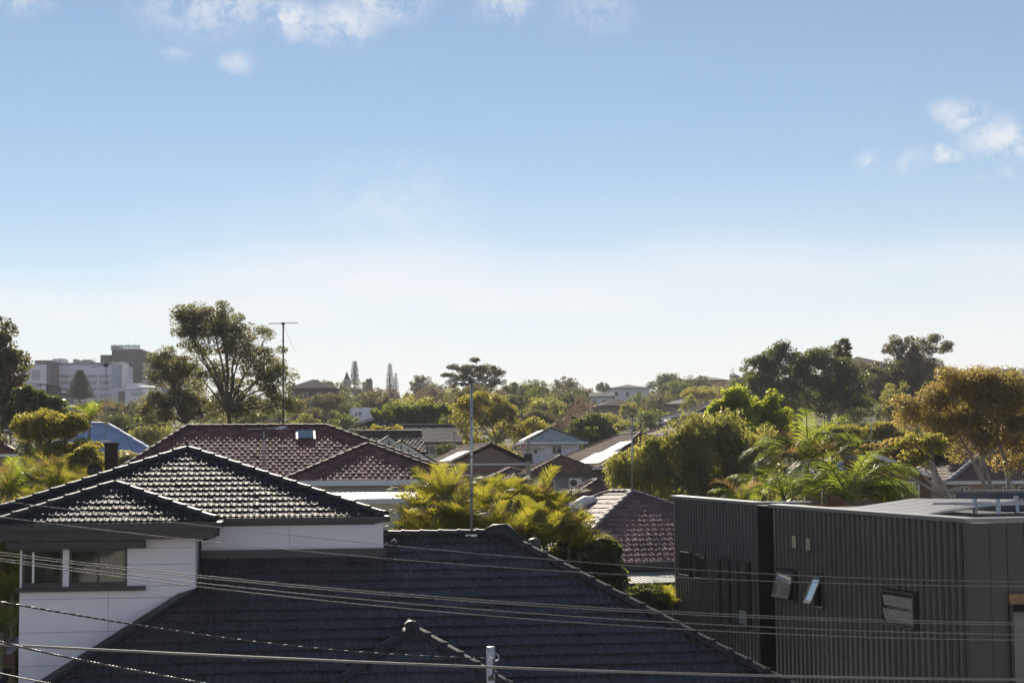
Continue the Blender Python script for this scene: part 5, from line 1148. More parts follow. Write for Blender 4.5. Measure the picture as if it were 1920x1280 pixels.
# hillside and skyline trees: a few crown shapes, each tree its own object
def proto(seed, lm, kind):
    rng = np.random.default_rng(seed)
    if kind == 'dome': B = [((0, 0, 0), 1, .9, .62, 3), ((.35, 0, -.15), .65, .7, .5, 1), ((-.4, .1, -.12), .6, .7, .5, 1)]; up = .35
    elif kind == 'tall': B = [((0, 0, .1), .7, .7, .9, 2), ((.3, 0, -.4), .6, .6, .5, 1), ((-.3, 0, -.3), .6, .6, .6, 1)]; up = .3
    elif kind == 'flat': B = [((0, 0, .2), 1, .9, .25, 2), ((.45, 0, 0), .6, .6, .22, 1), ((-.5, 0, .02), .55, .6, .22, 1), ((0, 0, -.3), .6, .6, .4, 1)]; up = .5
    else: B = [((0, 0, 0), .9, .9, .8, 1)]; up = .1
    n = {'dome': 130, 'tall': 130, 'flat': 120, 'twig': 120}[kind]; per = {'twig': 30}.get(kind, 60)
    B = [((b[0][0] + rng.normal(0, .08), b[0][1], b[0][2] + rng.normal(0, .06)), b[1] * rng.uniform(.85, 1.12), b[2], b[3] * rng.uniform(.85, 1.15), b[4]) for b in B]
    C = crown_points(B, n, rng, .35, up); V, Fq = leaves(C, .19 * rng.uniform(.5, 1.35, len(C)), per, .052, rng, .65, 1.7)
    o = mesh_np('crown', V, Fq, lm, None); me = o.data; bpy.data.objects.remove(o)
    mb = MB(); limb_tubes(mb, (0, 0, -1.5), C[:40], (0, 0, -.55), .07, rng, 5, twig=.012)
    t = bpy.data.meshes.new('trunk'); t.from_pydata(mb.v, [], mb.f); t.materials.append(M_bark)
    return me, t
PROTO = {}
KINDS = {'o': (L_olive, 'olive'), 'd': (L_dark, 'dark green'), 'g': (L_green, 'green'), 'y': (L_gold, 'golden'), 'b': (L_bare, 'twiggy brown'), 'w': (L_willow, 'grey-green')}
SHAPES = {'D': 'dome', 'T': 'tall', 'F': 'flat', 'B': 'twig'}; SHW = {'D': 'domed', 'T': 'upright', 'F': 'flat-topped', 'B': 'sparse'}
HILL = [  # px, top py, width px, depth, colour, shape, where
 (600, 710, 66, 440, 'o', 'F', 'on the skyline left of the church spire'), (655, 716, 84, 455, 'o', 'D', 'at the foot of the church spire'), (575, 742, 66, 360, 'o', 'D', 'below the dark-roofed hall'),
 (708, 728, 60, 430, 'o', 'D', 'below the plain brown tower'), (625, 735, 90, 330, 'o', 'D', 'below the church, in front of its skyline tree'), (690, 742, 100, 300, 'd', 'D', 'in the dip below the skyline pines'),
 (735, 722, 66, 370, 'b', 'T', 'around the trunks of the skyline pines'), (610, 765, 80, 240, 'w', 'D', 'left of the white balcony house'), (645, 775, 70, 200, 'g', 'D', 'just above the red roof\'s right end'), (575, 775, 60, 180, 'w', 'D', 'between the tall gum and the red roof ridge'),
 (790, 698, 70, 390, 'o', 'T', 'on the skyline left of the flat-topped fig'), (815, 722, 80, 330, 'o', 'D', 'below the skyline just left of the flat-topped fig'), (845, 728, 90, 300, 'w', 'T', 'below the flat-topped fig\'s left side'), (770, 745, 80, 290, 'd', 'D', 'right of the skyline pines, lower down'),
 (965, 716, 70, 330, 'd', 'D', 'on the skyline right of the flat-topped fig'), (1000, 712, 66, 350, 'g', 'D', 'skyline tree second right of the flat-topped fig'), (1015, 742, 90, 260, 'g', 'D', 'above the golden tree\'s right crown'), (950, 738, 90, 280, 'o', 'D', 'directly behind the golden tree'),
 (1062, 708, 72, 430, 'o', 'D', 'on the skyline left of the white skyline house'), (1098, 722, 66, 390, 'o', 'T', 'left of the pale house below the skyline'), (1050, 748, 80, 300, 'w', 'D', 'below the skyline, above the weatherboard house'), (1085, 752, 84, 260, 'b', 'B', 'bare-looking, above the round green tree'), (1060, 778, 70, 215, 'b', 'B', 'bare-looking, beside the plum midslope roof'),
 (1130, 716, 30, 470, 'd', 'D', 'tiny, on the skyline by the white skyline house'), (1205, 738, 76, 320, 'g', 'D', 'below the white skyline house'), (1245, 738, 64, 310, 'o', 'D', 'left of the navy roof'), (1180, 752, 46, 290, 'y', 'D', 'small, in front of the dark-roofed terrace'),
 (1250, 698, 84, 450, 'd', 'D', 'large, on the skyline left of the long red roof'), (1305, 705, 60, 410, 'o', 'D', 'before the long red skyline roof'), (1345, 718, 80, 380, 'o', 'D', 'below the white gabled skyline house'), (1375, 698, 22, 450, 'd', 'T', 'tiny conical, between the two skyline roofs'),
 (1225, 768, 84, 220, 'g', 'D', 'above the broad grey-brown roof'), (1170, 785, 60, 200, 'w', 'D', 'just behind the tall white aerial'), (1290, 742, 60, 270, 'w', 'T', 'right of the navy roof'), (1340, 745, 66, 230, 'w', 'T', 'behind the cream house\'s roof'), (1275, 778, 66, 190, 'g', 'D', 'right of the little blue roof'), (1310, 725, 70, 330, 'y', 'F', 'below the long red skyline roof'),
 (1405, 690, 60, 300, 'o', 'T', 'on the skyline at the dark gum\'s left edge'), (1385, 735, 60, 240, 'd', 'D', 'behind the lime tree\'s top'), (1610, 676, 70, 300, 'o', 'D', 'before the hilltop brown house'), (1640, 690, 60, 280, 'o', 'T', 'between hilltop house and tall gum'), (1800, 690, 70, 280, 'o', 'D', 'on the skyline right of the tall gum'), (1830, 705, 60, 250, 'd', 'D', 'behind the orange gum\'s top left'), (1900, 686, 30, 370, 'd', 'D', 'tiny, by the dark roof at far right'),
 (205, 745, 76, 250, 'o', 'D', 'below the hospital link block'), (250, 752, 66, 240, 'o', 'D', 'below the hospital tower'), (165, 760, 66, 260, 'w', 'D', 'in front of the Norfolk pine'), (130, 752, 50, 280, 'o', 'D', 'left of the Norfolk pine\'s foot'), (225, 775, 90, 150, 'd', 'D', 'right above the blue roof'), (285, 790, 90, 130, 'w', 'D', 'right of the blue roof, below the gums'), (20, 775, 70, 140, 'd', 'D', 'low at the left edge behind the wattle'),
 (330, 805, 110, 100, 'y', 'D', 'low, between blue roof and red roof'), (560, 790, 90, 120, 'y', 'D', 'low sunlit one behind the red roof\'s ridge'), (610, 792, 70, 110, 'g', 'D', 'low, behind the skylight end of the red roof'), (840, 830, 60, 140, 'd', 'D', 'before the cream wall of the long black roof'), (690, 800, 70, 140, 'o', 'D', 'behind the cottage gables'),
 (1200, 835, 70, 135, 'd', 'D', 'dark, below the small brown gable'), (1010, 790, 60, 165, 'y', 'D', 'at the golden tree\'s right foot'), (960, 850, 50, 128, 'g', 'D', 'beside the timber pole'), (1490, 790, 90, 130, 'd', 'D', 'in the dark gap right of the lime tree'), (1620, 790, 90, 145, 'd', 'D', 'shadowed, behind the umbrella trees'), (1720, 790, 90, 120, 'd', 'D', 'shadowed, below the tall hill gum'), (1530, 850, 80, 100, 'd', 'D', 'shadowed, behind the palm crown'), (1830, 850, 80, 88, 'y', 'D', 'sunlit, left of the peach house roof'), (1450, 870, 90, 85, 'g', 'D', 'between willow and palms'), (1560, 790, 120, 200, 'd', 'D', 'below the dark hill gum\'s trunk'), (1440, 745, 120, 220, 'd', 'D', 'behind the lime tree, under the dark gum'),
 (1790, 745, 90, 200, 'o', 'D', 'below the skyline behind the orange gum'), (1880, 720, 110, 230, 'o', 'D', 'behind the orange gum at far right'), (500, 790, 80, 135, 'o', 'D', 'under the tall gum\'s right branches'), (420, 800, 100, 130, 'y', 'D', 'sunlit, under the tall gum'), (60, 820, 70, 80, 'd', 'D', 'shadowed, under the feathery wattle'), (880, 745, 80, 240, 'o', 'D', 'between fig and golden tree'), (735, 752, 90, 250, 'o', 'D', 'above the black long roof, lower rank'), (1140, 770, 60, 230, 'w', 'D', 'above the round green tree\'s right side')]
CLEAR = [(985, 800, 1100, 862, 128), (830, 830, 985, 898, 124), (985, 850, 1142, 918, 112), (745, 797, 850, 848, 152), (680, 818, 812, 868, 96), (655, 785, 720, 830, 165), (658, 760, 700, 787, 235), (1130, 805, 1290, 880, 112), (1150, 797, 1230, 830, 150), (1200, 793, 1310, 815, 160), (1246, 775, 1304, 793, 215), (1306, 745, 1420, 800, 132), (1240, 744, 1312, 760, 290), (1122, 749, 1190, 762, 300),
         (60, 650, 290, 742, 480), (145, 787, 310, 865, 84), (1655, 860, 1760, 945, 60), (1779, 840, 1920, 945, 70), (1146, 718, 1222, 740, 400), (1575, 660, 1680, 690, 330), (640, 690, 700, 716, 500), (1085, 845, 1150, 872, 128), (850, 735, 1025, 850, 146), (1065, 778, 1165, 860, 150)]
MARKS = [(60, 'the terrace house'), (150, 'the Norfolk pine'), (235, 'the hospital tower'), (330, 'the smaller dark gum'), (430, 'the tall spreading gum'), (531, 'the thin dark mast'), (600, 'the dark-roofed hall'), (650, 'the church spire'), (690, 'the plain brown tower'), (736, 'the columnar pine pair'), (800, 'the long black roof'), (884, 'the silver mast'), (925, 'the golden tree'), (990, 'the timber pole'), (1045, 'the weatherboard house'), (1112, 'the round green tree'), (1185, 'the hip-roof aerial'), (1245, 'the brown solar house'), (1300, 'the navy roof'), (1380, 'the lime tree'), (1467, 'the dark gum\'s left half'), (1555, 'the pale gum trunk'), (1625, 'the umbrella trees'), (1700, 'the tall hill gum'), (1765, 'the dark ball shrub'), (1840, 'the orange gum')]
SKYL = [(0, 770), (100, 765), (270, 770), (330, 780), (520, 765), (560, 740), (600, 722), (700, 728), (760, 742), (790, 715), (860, 712), (950, 716), (1010, 722), (1035, 740), (1060, 718), (1100, 726), (1140, 740), (1200, 738), (1250, 712), (1300, 716), (1370, 712), (1400, 700), (1500, 700), (1600, 700), (1700, 700), (1790, 705), (1850, 705), (1920, 708)]
er = random.Random(21); seen = set()
for row, (Y, bandn) in enumerate([(520, 'on the far ridge'), (430, 'below the ridge'), (350, 'high on the slope'), (285, 'halfway up the slope'), (235, 'low on the slope'), (190, 'beyond the near roofs')]):
    px = -20 + er.uniform(0, 30)
    while px < 1940:
        Yj = Y * er.uniform(.93, 1.07); wpx = er.uniform(1.0, 1.5) * (7.5 if Y < 300 else 9.0) / Yj * F * .62
        x = (px - 960) / F * Yj; gz = ground(x, Yj)
        hgt = er.uniform(5.0, 8.5); p_ = pix((x, Yj, gz + hgt)); sk = np.interp(px, [a for a, _ in SKYL], [b for _, b in SKYL])
        top = max(p_[1], sk + er.uniform(0, 14))
        bx_ = (px - wpx / 2, top, px + wpx / 2, top + wpx * .7)
        bad = any(Yj < c_[4] and bx_[0] < c_[2] and bx_[2] > c_[0] and bx_[1] < c_[3] and bx_[3] > c_[1] for c_ in CLEAR)
        if not bad:
            mk = min(MARKS, key=lambda m_: abs(m_[0] - px)); side = 'behind' if abs(mk[0] - px) < 12 else ('left of' if px < mk[0] else 'right of')
            c = er.choice('oooddggwwyb'); sh_ = er.choice('DDDTTF') if c != 'b' else 'B'
            wh2 = f'{bandn}, {side} {mk[1]}'
            if (wh2) not in seen: seen.add(wh2); HILL.append((px, top, wpx, Yj, c, sh_, wh2))
        px += wpx * er.uniform(.75, 1.15)
hr_ = random.Random(9)
for i, (px, pt_, wpx, Y, c, sh_, where) in enumerate(HILL):
    var = i % 3; key = (c, sh_, var)
    if key not in PROTO: PROTO[key] = proto(300 + hash(key) % 1 + len(PROTO) * 7, KINDS[c][0], SHAPES[sh_])
    cm, tm = PROTO[key]
    wr = wpx / F * Y / 2 * 1.0
    hz = wr * hr_.uniform(.9, 1.15); top = at(px, pt_, Y)
    topk = {'D': .66, 'T': 1.05, 'F': .5, 'B': .85}[sh_]
    gz = ground(top.x, Y)
    ctr = top.z - hz * topk
    lab = f"{SHW[sh_]} {KINDS[c][1]} tree {where}"
    t = thing('hillside_tree', lab, 'tree', (top.x, Y, gz), 0, 'trees on the hillside')
    o = link(bpy.data.objects.new('crown', cm), t); o.location = (0, 0, ctr - gz); o.scale = (wr, wr * .9, hz); o.rotation_euler = (0, 0, hr_.uniform(0, 6.28))
    o = link(bpy.data.objects.new('trunk', tm), t); k_ = max(.5, (ctr - gz)) / 1.5
    o.location = (0, 0, ctr - gz); o.scale = (wr, wr, max(hz, k_)); o.rotation_euler = (0, 0, hr_.uniform(0, 6.28))

def conifer(name, label, px, ptop, pbot, wpx, Y, tiers, seed, taper=1.0, dens=26):
    rng = np.random.default_rng(seed); top = at(px, ptop, Y); bot = at(px, pbot, Y); gz = min(ground(top.x, Y), bot.z - .5) - .2
    root = thing(name, label, 'pine tree', (top.x, Y, gz)); H = top.z - bot.z; Rm = wpx / F * Y / 2
    mb = MB().tube([(0, 0, 0), (0, 0, bot.z - gz), (0, 0, top.z - gz)], [Rm * .09 + .1, Rm * .08 + .06, .03], 7); C = []; R = []
    for i in range(tiers):
        f = (i + .5) / tiers; z = bot.z - gz + H * f
        r = Rm * ((1 - f) ** taper if taper else 1.0) + Rm * .06
        nb = max(4, int(9 * (1 - f * .5)))
        for k in range(nb):
            a = 6.283 * (k + rng.uniform(0, .6)) / nb
            e = Vector((math.cos(a) * r, math.sin(a) * r, z + r * .18))
            mb.tube([(0, 0, z - .05 * H / tiers), e * .6 + Vector((0, 0, z * .4 - r * .02)), e], [.05, .035, .015], 4, cap=False)
            for t in np.linspace(.25, 1.0, max(3, int(r / .5))):
                C.append((math.cos(a) * r * t, math.sin(a) * r * t, z + r * .18 * t * t)); R.append(.12 * Rm + .10)
    V, Fq = leaves(np.array(C), np.array(R), dens, .30 * Rm ** .5 * .5, rng, .5, 2.4)
    mesh_np('crown', V, Fq, L_pine, root); mb.build('trunk', M_bark, root)
    return root
conifer('norfolk_pine', 'conical Norfolk pine in front of the white hospital wing', 150, 694, 748, 48, 330, 12, 401, .85)
conifer('columnar_pine', 'tall columnar pine beside the church spire', 665, 677, 722, 15, 470, 16, 402, .28, 18)
conifer('columnar_pine', 'taller of the two columnar pines right of the brown tower', 731, 681, 735, 15, 460, 16, 403, .45, 18)
conifer('columnar_pine', 'shorter columnar pine at the right of its taller twin', 742, 699, 740, 11, 455, 12, 404, .5, 16)

# ------------------------------------------------------------------ palms
FROND = {}
def frond_mesh(kind, var):
    key = (kind, var); kind0 = kind; kind = 'cane' if kind == 'dead' else kind
    if key in FROND: return FROND[key]
    rng = np.random.default_rng(900 + var * 13 + (0 if kind == 'cane' else 77))
    lm = {'cane': L_cane, 'feather': L_palm, 'green': L_palm, 'dead': L_dead}[kind0]
    th0 = math.radians([78, 62, 48, 34, 15, 70][var]); bend = math.radians({'cane': [50, 62, 70, 78, 75, 88], 'feather': [70, 95, 100, 100, 95, 120], 'green': [60, 72, 80, 88, 80, 100]}[kind][var])
    n = 14; P = [Vector((0, 0, 0))]; T = []
    for i in range(n):
        a = th0 - bend * (i / (n - 1)) ** 1.4; d = Vector((math.cos(a), 0, math.sin(a))); T.append(d); P.append(P[-1] + d / n)
    mb = MB().tube(P, [.012 * (1 - .8 * i / n) for i in range(n + 1)], 4, cap=False)
    nl = {'cane': 23, 'feather': 34, 'green': 24}[kind]; ll = {'cane': .36, 'feather': .30, 'green': .34}[kind]; wd = {'cane': .020, 'feather': .014, 'green': .020}[kind]
    for k in range(nl):
        t = .16 + .84 * k / (nl - 1); f = t * n; i = min(int(f), n - 1); p = P[i].lerp(P[i + 1], f - i); d = T[i]
        up = Vector((-d.z, 0, d.x))
        L = ll * (math.sin(math.pi * min(1, t * .88 + .10)) ** .55) * rng.uniform(.85, 1.12)
        for sg in (-1, 1):
            dirv = (Vector((0, sg, 0)) * .80 + d * (.55 + .5 * t) + up * ({'cane': .42, 'feather': .05, 'green': .3}[kind] + rng.normal(0, .12))).normalized()
            dr = {'cane': .16, 'feather': .75, 'green': .28}[kind]
            m_ = p + dirv * L * .5 + Vector((0, 0, -dr * L * .12)); e = p + dirv * L + Vector((0, 0, -dr * L * .55))
            s_ = dirv.cross(up).normalized() * wd * .5 * rng.uniform(.8, 1.2)
            mb.add([p - s_ * .6, p + s_ * .6, m_ + s_, m_ - s_, e], [(0, 1, 2, 3), (3, 2, 4)])
    me = bpy.data.meshes.new('frond'); me.from_pydata(mb.v, [], mb.f); me.materials.append(lm); FROND[key] = me
    return me
def palm(label, px, py, Y, L, n, kind='cane', seed=1, name='cane_palm', group=None, trunk=.05, az=None, vs=None):
    rr = random.Random(seed); c = at(px, py, Y); gz = min(ground(c.x, Y) - .1, c.z - 1)
    t = thing(name, label, 'palm', (c.x, Y, gz), 0, group)
    h = c.z - gz
    MB().tube([(0, 0, 0), (rr.gauss(0, .04), 0, h * .5), (0, 0, h)], [trunk * 1.2, trunk, trunk * .8], 7).build('trunk', M_ptrunk, t, smooth=True)
    for i in range(n):
        v = (vs[i % len(vs)] if vs else rr.choice([0, 1, 1, 2, 2, 3, 5]))
        o = link(bpy.data.objects.new('frond', frond_mesh('dead' if (v in (3, 5) and rr.random() < .25) else kind, v)), t)
        a = (az[i % len(az)] if az else 6.283 * i / n + rr.uniform(-.35, .35))
        s = L * rr.uniform(.8, 1.15)
        o.matrix_local = Matrix.Translation((0, 0, h - .04)) @ Matrix.Rotation(a, 4, 'Z') @ Matrix.Rotation(rr.uniform(-.25, .25), 4, 'X') @ Matrix.Diagonal((s, s, s, 1))
CANE = [(788, 938, 41, 'leftmost, beside the cream patio wall'), (806, 905, 42.5, 'second from left, behind the cream patio'), (838, 905, 41, 'tall one left of the aerial mast'), (866, 962, 40, 'low one at the foot of the aerial mast'), (905, 925, 41.5, 'just right of the aerial mast'), (925, 975, 40, 'low, third right of the aerial mast'), (952, 905, 43, 'tall one below the timber pole'), (985, 955, 41, 'in the middle of the right half'), (1012, 912, 42.5, 'tall one under the brown hip roof'), (1048, 930, 42, 'second from the right'), (1066, 975, 41, 'orange-tinged, at the right end'), (815, 975, 39.5, 'low, behind the roof ridge left end'), (1020, 990, 40, 'low, behind the roof vent'), (880, 915, 43.5, 'at the back behind the aerial mast'), (965, 990, 39.8, 'low, behind the ridge end cap'), (780, 990, 40, 'small, at the white wall\'s end'), (1085, 1000, 41, 'lowest at the right, above the hedge'), (845, 945, 39.5, 'front one left of the mast foot')]
for i, (px, py, Y, wh_) in enumerate(CANE):
    palm('golden cane palm behind the front ridge, ' + wh_, px, py + 34, Y, 1.0, 15, 'cane', 500 + i, group='golden cane palm clump')
LEFTP = [(20, 905, 40, 'topmost at the left edge'), (62, 885, 43.5, 'below the feathery wattle'), (105, 905, 43, 'left of the satellite dish'), (128, 940, 42.5, 'just behind the small roof hip'), (25, 965, 37.5, 'with one bright yellow frond above the gutter'), (75, 945, 39.5, 'half hidden behind the small roof'), (2, 1010, 37, 'beside the window hood'), (12, 1060, 36.5, 'beside the upstairs window'), (8, 1110, 36, 'below the window sill'), (5, 1165, 35.5, 'lowest, above the carport'), (155, 925, 43.5, 'under the satellite dish')]
for i, (px, py, Y, wh_) in enumerate(LEFTP):
    palm('golden cane palm at left, ' + wh_, px, py + 18, Y, 1.0, 14, 'cane' if i % 3 else 'green', 560 + i, group='palms left of the white house')
palm('palm crown showing above the blue roof\'s left end', 168, 790, 74, 1.5, 9, 'green', 580, name='garden_palm')
palm('big feather palm with upright crown left of the white shed roof', 1512, 868, 51, 2.0, 22, 'feather', 590, name='feather_palm', trunk=.10)
palm('big feather palm whose fronds arch to the right over the charcoal roof', 1590, 935, 47, 2.35, 20, 'feather', 591, name='feather_palm', trunk=.12, az=[.1, -.15, .35, .7, 1.2, 2.0, 2.8, 3.4, 4.2, 5.0, 5.6, -.4, .0, .5, 3.9, 4.6, 5.9, 1.6], vs=[2, 1, 3, 2, 1, 2, 3, 2, 1, 0])
palm('small feather palm with a lime spear frond at the charcoal roof\'s corner', 1388, 942, 46, 1.1, 12, 'feather', 592, name='feather_palm', trunk=.07)
palm('low feather palm between the two big ones', 1470, 935, 47, 1.4, 13, 'feather', 593, name='feather_palm', trunk=.08)
palm('low dark feather palm right of the arching one', 1668, 955, 47, 1.3, 11, 'feather', 594, name='feather_palm', trunk=.08)
palm('feather palm rising behind the small lime-speared one', 1430, 920, 52, 1.2, 11, 'feather', 595, name='feather_palm', trunk=.08)
palm('feather palm behind the white shed roof\'s left side', 1545, 905, 50, 1.5, 12, 'feather', 596, name='feather_palm', trunk=.08)
palm('thin cane palm in the gap beside the charcoal building', 1262, 1140, 46.5, .9, 7, 'cane', 597)

# ------------------------------------------------------------------ roof aerials
def aerial(label, px, pt_, pb_, Y, half, n=8, psi=.3, tilt=0.0, m=None, r=.022, second=None, guys=(), dark=False, rods=.5, name='roof_aerial'):
    m = m or (M_adark if dark else M_alu); c = at(px, pb_, Y); top = at(px, pt_, Y); H = top.z - c.z; dx = top.x - c.x
    t = thing(name, label, 'aerial', (c.x, Y, c.z))
    MB().tube([(0, 0, 0), (dx, 0, H)], r, 8).build('mast', M_adark if dark else M_galv, t, smooth=True)
    MB().box(-.12, -.10, -.05, .12, .10, .02).build('base_plate', M_galv, t)
    def yagi(z, hl, n_, ps, tl, name_):
        u = Vector((math.cos(ps), math.sin(ps), tl)).normalized(); v = Vector((-math.sin(ps), math.cos(ps), 0)); o = Vector((dx * z / H, 0, z))
        b = MB().bar(o - u * hl, o + u * hl, .022).build('boom', m, t)
        for i in range(n_):
            f = -1 + 2 * (i + .5) / n_; L = rods * hl * (.55 + .45 * (1 - (f + 1) / 2))
            MB().tube([o + u * hl * f - v * L, o + u * hl * f + v * L], .007, 5).build('element', m, b)
    yagi(H, half, n, psi, tilt, 'a')
    if second: yagi(H - second[0], second[1], second[2], second[3], 0, 'b')
    MB().box(dx - .05, -.05, H - .06, dx + .05, .05, H + .03).build('clamp', M_adark, t)
    for k in (.25, .5, .75): MB().tube([(dx * k, 0, H * k), (dx * k, 0, H * k + .03)], r * 1.25, 8).build('band', M_adark, t)
    for g in guys:
        e = at(g[0], g[1], Y + g[2]); MB().tube([(dx * g[3], 0, H * g[3]), (e.x - c.x, g[2], e.z - c.z)], .004, 4).build('guy_wire', M_wire, t)
    return t
Yr = FH.wpos(ur1, vr).y
aerial('tall silver aerial mast standing on the front roof ridge', 884, 713, 1003, FH.wpos(FH.hv(884, 1003, vr).x, vr).y, .55, 7, .10, .03, r=.028, guys=((751, 1112, -2.4, .62),), second=(.05, .42, 5, .5))
aerial('tall thin dark aerial mast on the red roof ridge', 531, 606, 800, 61.5, .52, 6, .25, .04, dark=True, r=.028, second=(.62, .12, 4, 1.4), guys=((553, 658, 0, .99),))
aerial('slim aerial with a long tilted boom above the brick chimney', 199, 683, 826, FH.wpos(ck.x, RB + 2.6).y, .36, 6, .3, .22, r=.014, guys=((262, 870, .6, .55),))
aerial('silver aerial on the ridge of the purplish red hip roof', 1185, 779, 921, 57.5, .46, 9, .05, 0, r=.022, second=(.40, .22, 5, .2), name='roof_aerial')
aerial('dark aerial with long crossbar just right of the silver one', 1203, 787, 830, 100, .85, 8, .05, 0, dark=True, r=.02)
aerial('short aerial mast at the white house\'s right hip', 495, 803, 885, 45, .42, 6, .1, .04, r=.018)
aerial('small dark aerial on the red roof ridge left of the tall thin mast', 524, 786, 802, 61.0, .50, 7, .05, .02, r=.018)
aerial('white T-shaped aerial between the umbrella trees', 1634, 787, 832, 112, .55, 6, .06, 0, r=.028)
aerial('long low aerial below the white T-shaped one', 1622, 825, 845, 96, .75, 8, .02, 0, r=.02)
aerial('aerial on the half-timbered cottage\'s neighbour with wide crossbar', 852, 812, 870, 118, .85, 7, .05, 0, r=.02)
aerial('aerial in front of the long black roof\'s right end', 851, 795, 832, 145, .5, 6, .2, .1, r=.02)
aerial('small aerial at the left picture edge above the red tiles', 13, 783, 806, 92, .5, 5, .1, 0, r=.02)
aerial('faint double aerial among trees right of the tall gum', 582, 746, 800, 150, .7, 6, .1, 0, r=.022, second=(.35, .5, 4, .1))
aerial('low aerial cluster right of the blue roof', 265, 795, 826, 95, .65, 7, .1, 0, r=.018, second=(.3, .5, 5, .1))
aerial('small aerial above the brown gabled house', 1178, 797, 812, 150, .7, 6, .1, 0, r=.02)
aerial('tiny aerial left of the round green tree\'s crown', 1135, 768, 800, 170, .5, 5, .1, 0, r=.02)
# satellite dish
dq = at(178, 882, FH.wpos(ck.x, vA + .6).y)
dish = thing('satellite_dish', 'dark round satellite dish left of the brick chimney', 'satellite dish', dq)
dm_ = MB(); nr, na = 5, 20
vs_ = [(0, .10, 0)]; fs_ = []
for i in range(1, nr + 1):
    r = .185 * i / nr
    for k in range(na): a = 6.283 * k / na; vs_.append((r * math.cos(a), .10 - .10 * (i / nr) ** 2, r * .82 * math.sin(a)))
for k in range(na): fs_.append((0, 1 + k, 1 + (k + 1) % na))
for i in range(nr - 1):
    for k in range(na): fs_.append((1 + i * na + k, 1 + (i + 1) * na + k, 1 + (i + 1) * na + (k + 1) % na, 1 + i * na + (k + 1) % na))
dm_.add(vs_, fs_).build('reflector', M_adark, dish, smooth=True)
MB().bar((0, 0, -.15), (0, -.22, -.02), .02).bar((0, -.23, -.03), (0, -.2, .03), .05).build('feed_arm', M_adark, dish); MB().tube([(0, .12, 0), (0, .18, -.1), (0, .18, -.8)], .02, 6).build('bracket', M_adark, dish)

# ------------------------------------------------------------------ poles and wires
MY = 27.0
mp = at(920, 1216, MY); r_m = .068
mast = thing('service_mast', 'grey steel service mast in front of the lower roof', 'pole', (mp.x, MY, 0))
MB().tube([(0, 0, 0), (0, 0, mp.z), (0, 0, mp.z + .02)], [r_m, r_m, r_m * .8], 14).build('tube', M_galv, mast, smooth=True)
MB().tube([(0, 0, mp.z + .0), (0, 0, mp.z + .035)], [r_m * 1.06, r_m * .9], 14).build('cap', M_galv, mast, smooth=True)
MB().box(-.03, -.10, mp.z - .16, .03, -.06, mp.z - .10).tube([(r_m, -.05, mp.z - .06), (r_m + .05, -.05, mp.z - .09), (r_m + .05, -.05, mp.z - .16), (r_m, -.05, mp.z - .18)], .012, 6).build('hook', M_galv, mast)
MB().tube([(-.02, -.09, mp.z - .13), (.05, -.09, mp.z - .16), (.045, -.08, mp.z - .36), (-.02, -.09, mp.z - .42)], .014, 6).box(-.04, -.11, mp.z - .46, .05, -.06, mp.z - .40).build('insulator_lead', M_cable, mast)
def curve_pts(pts_, n=48):
    """smooth curve through picture points (px, py, depth)"""
    P = [at(*p) for p in pts_]; out = []
    xs_ = [p[0] for p in pts_]
    A = np.array([[*p] for p in P]); t = np.array(xs_, float); tt = np.linspace(t[0], t[-1], n)
    deg = min(3, len(pts_) - 1)
    for k in range(3): out.append(np.polyval(np.polyfit((t - t.mean()) / 1000, A[:, k], deg), (tt - t.mean()) / 1000))
    return [Vector(p) for p in np.stack(out, 1)]
def wire(label, pts_, r, m=None, name='power_wire', group='power wires crossing the street', twist=False, cat='wire'):
    P = curve_pts(pts_); b = P[0].copy()
    P = [p - b for p in P]
    mb = MB()
    if twist:
        for ph in (0, math.pi):
            Q = []
            n = 500
            for i in range(n):
                f = i / (n - 1) * (len(P) - 1); k = min(int(f), len(P) - 2); p = P[k].lerp(P[k + 1], f - k); a = ph + i * .42
                Q.append(p + Vector((0, math.cos(a), math.sin(a))) * r * .8)
            mb.tube(Q, r, 5)
    else: mb.tube(P, r, 6)
    o = mb.build(name, m or M_wire, None, smooth=True); o.location = b
    tag(o, label, cat, group); return o
WY = 17.0
wire('topmost thin wire, passing over the upper roof\'s gutter', [(-80, 928, WY), (240, 968, WY), (480, 996, WY), (960, 1042, WY), (1270, 1066, WY), (1920, 1089.5, WY), (2000, 1091, WY)], .0038)
wire('second thin wire from the top', [(-80, 958, WY), (200, 994, WY), (480, 1024, WY), (960, 1064, WY), (1440, 1089, WY), (1920, 1098, WY), (2000, 1099, WY)], .0040)
wire('upper wire of the close pair below the two thin ones', [(-80, 1024, WY), (42, 1041, WY), (368, 1077, WY), (480, 1089, WY), (960, 1128, WY), (1440, 1154, WY), (1920, 1167, WY), (2000, 1168, WY)], .0045)
wire('lower wire of the close pair below the two thin ones', [(-80, 1029, WY + .3), (42, 1046, WY + .3), (368, 1081, WY + .3), (480, 1093, WY + .3), (960, 1132.5, WY + .3), (1440, 1158, WY + .3), (1920, 1171, WY + .3), (2000, 1172, WY + .3)], .0045)
wire('fifth wire from the top, above the lowest bare one', [(-80, 1036, WY + .6), (42, 1052, WY + .6), (368, 1092, WY + .6), (480, 1104, WY + .6), (960, 1146, WY + .6), (1440, 1175.5, WY + .6), (1920, 1189, WY + .6), (2000, 1190, WY + .6)], .0048)
wire('lowest of the bare wires, sixth from the top', [(-80, 1040, WY + .9), (42, 1056.5, WY + .9), (368, 1098.5, WY + .9), (480, 1112, WY + .9), (960, 1158, WY + .9), (1440, 1186.5, WY + .9), (1920, 1199, WY + .9), (2000, 1200, WY + .9)], .0048)
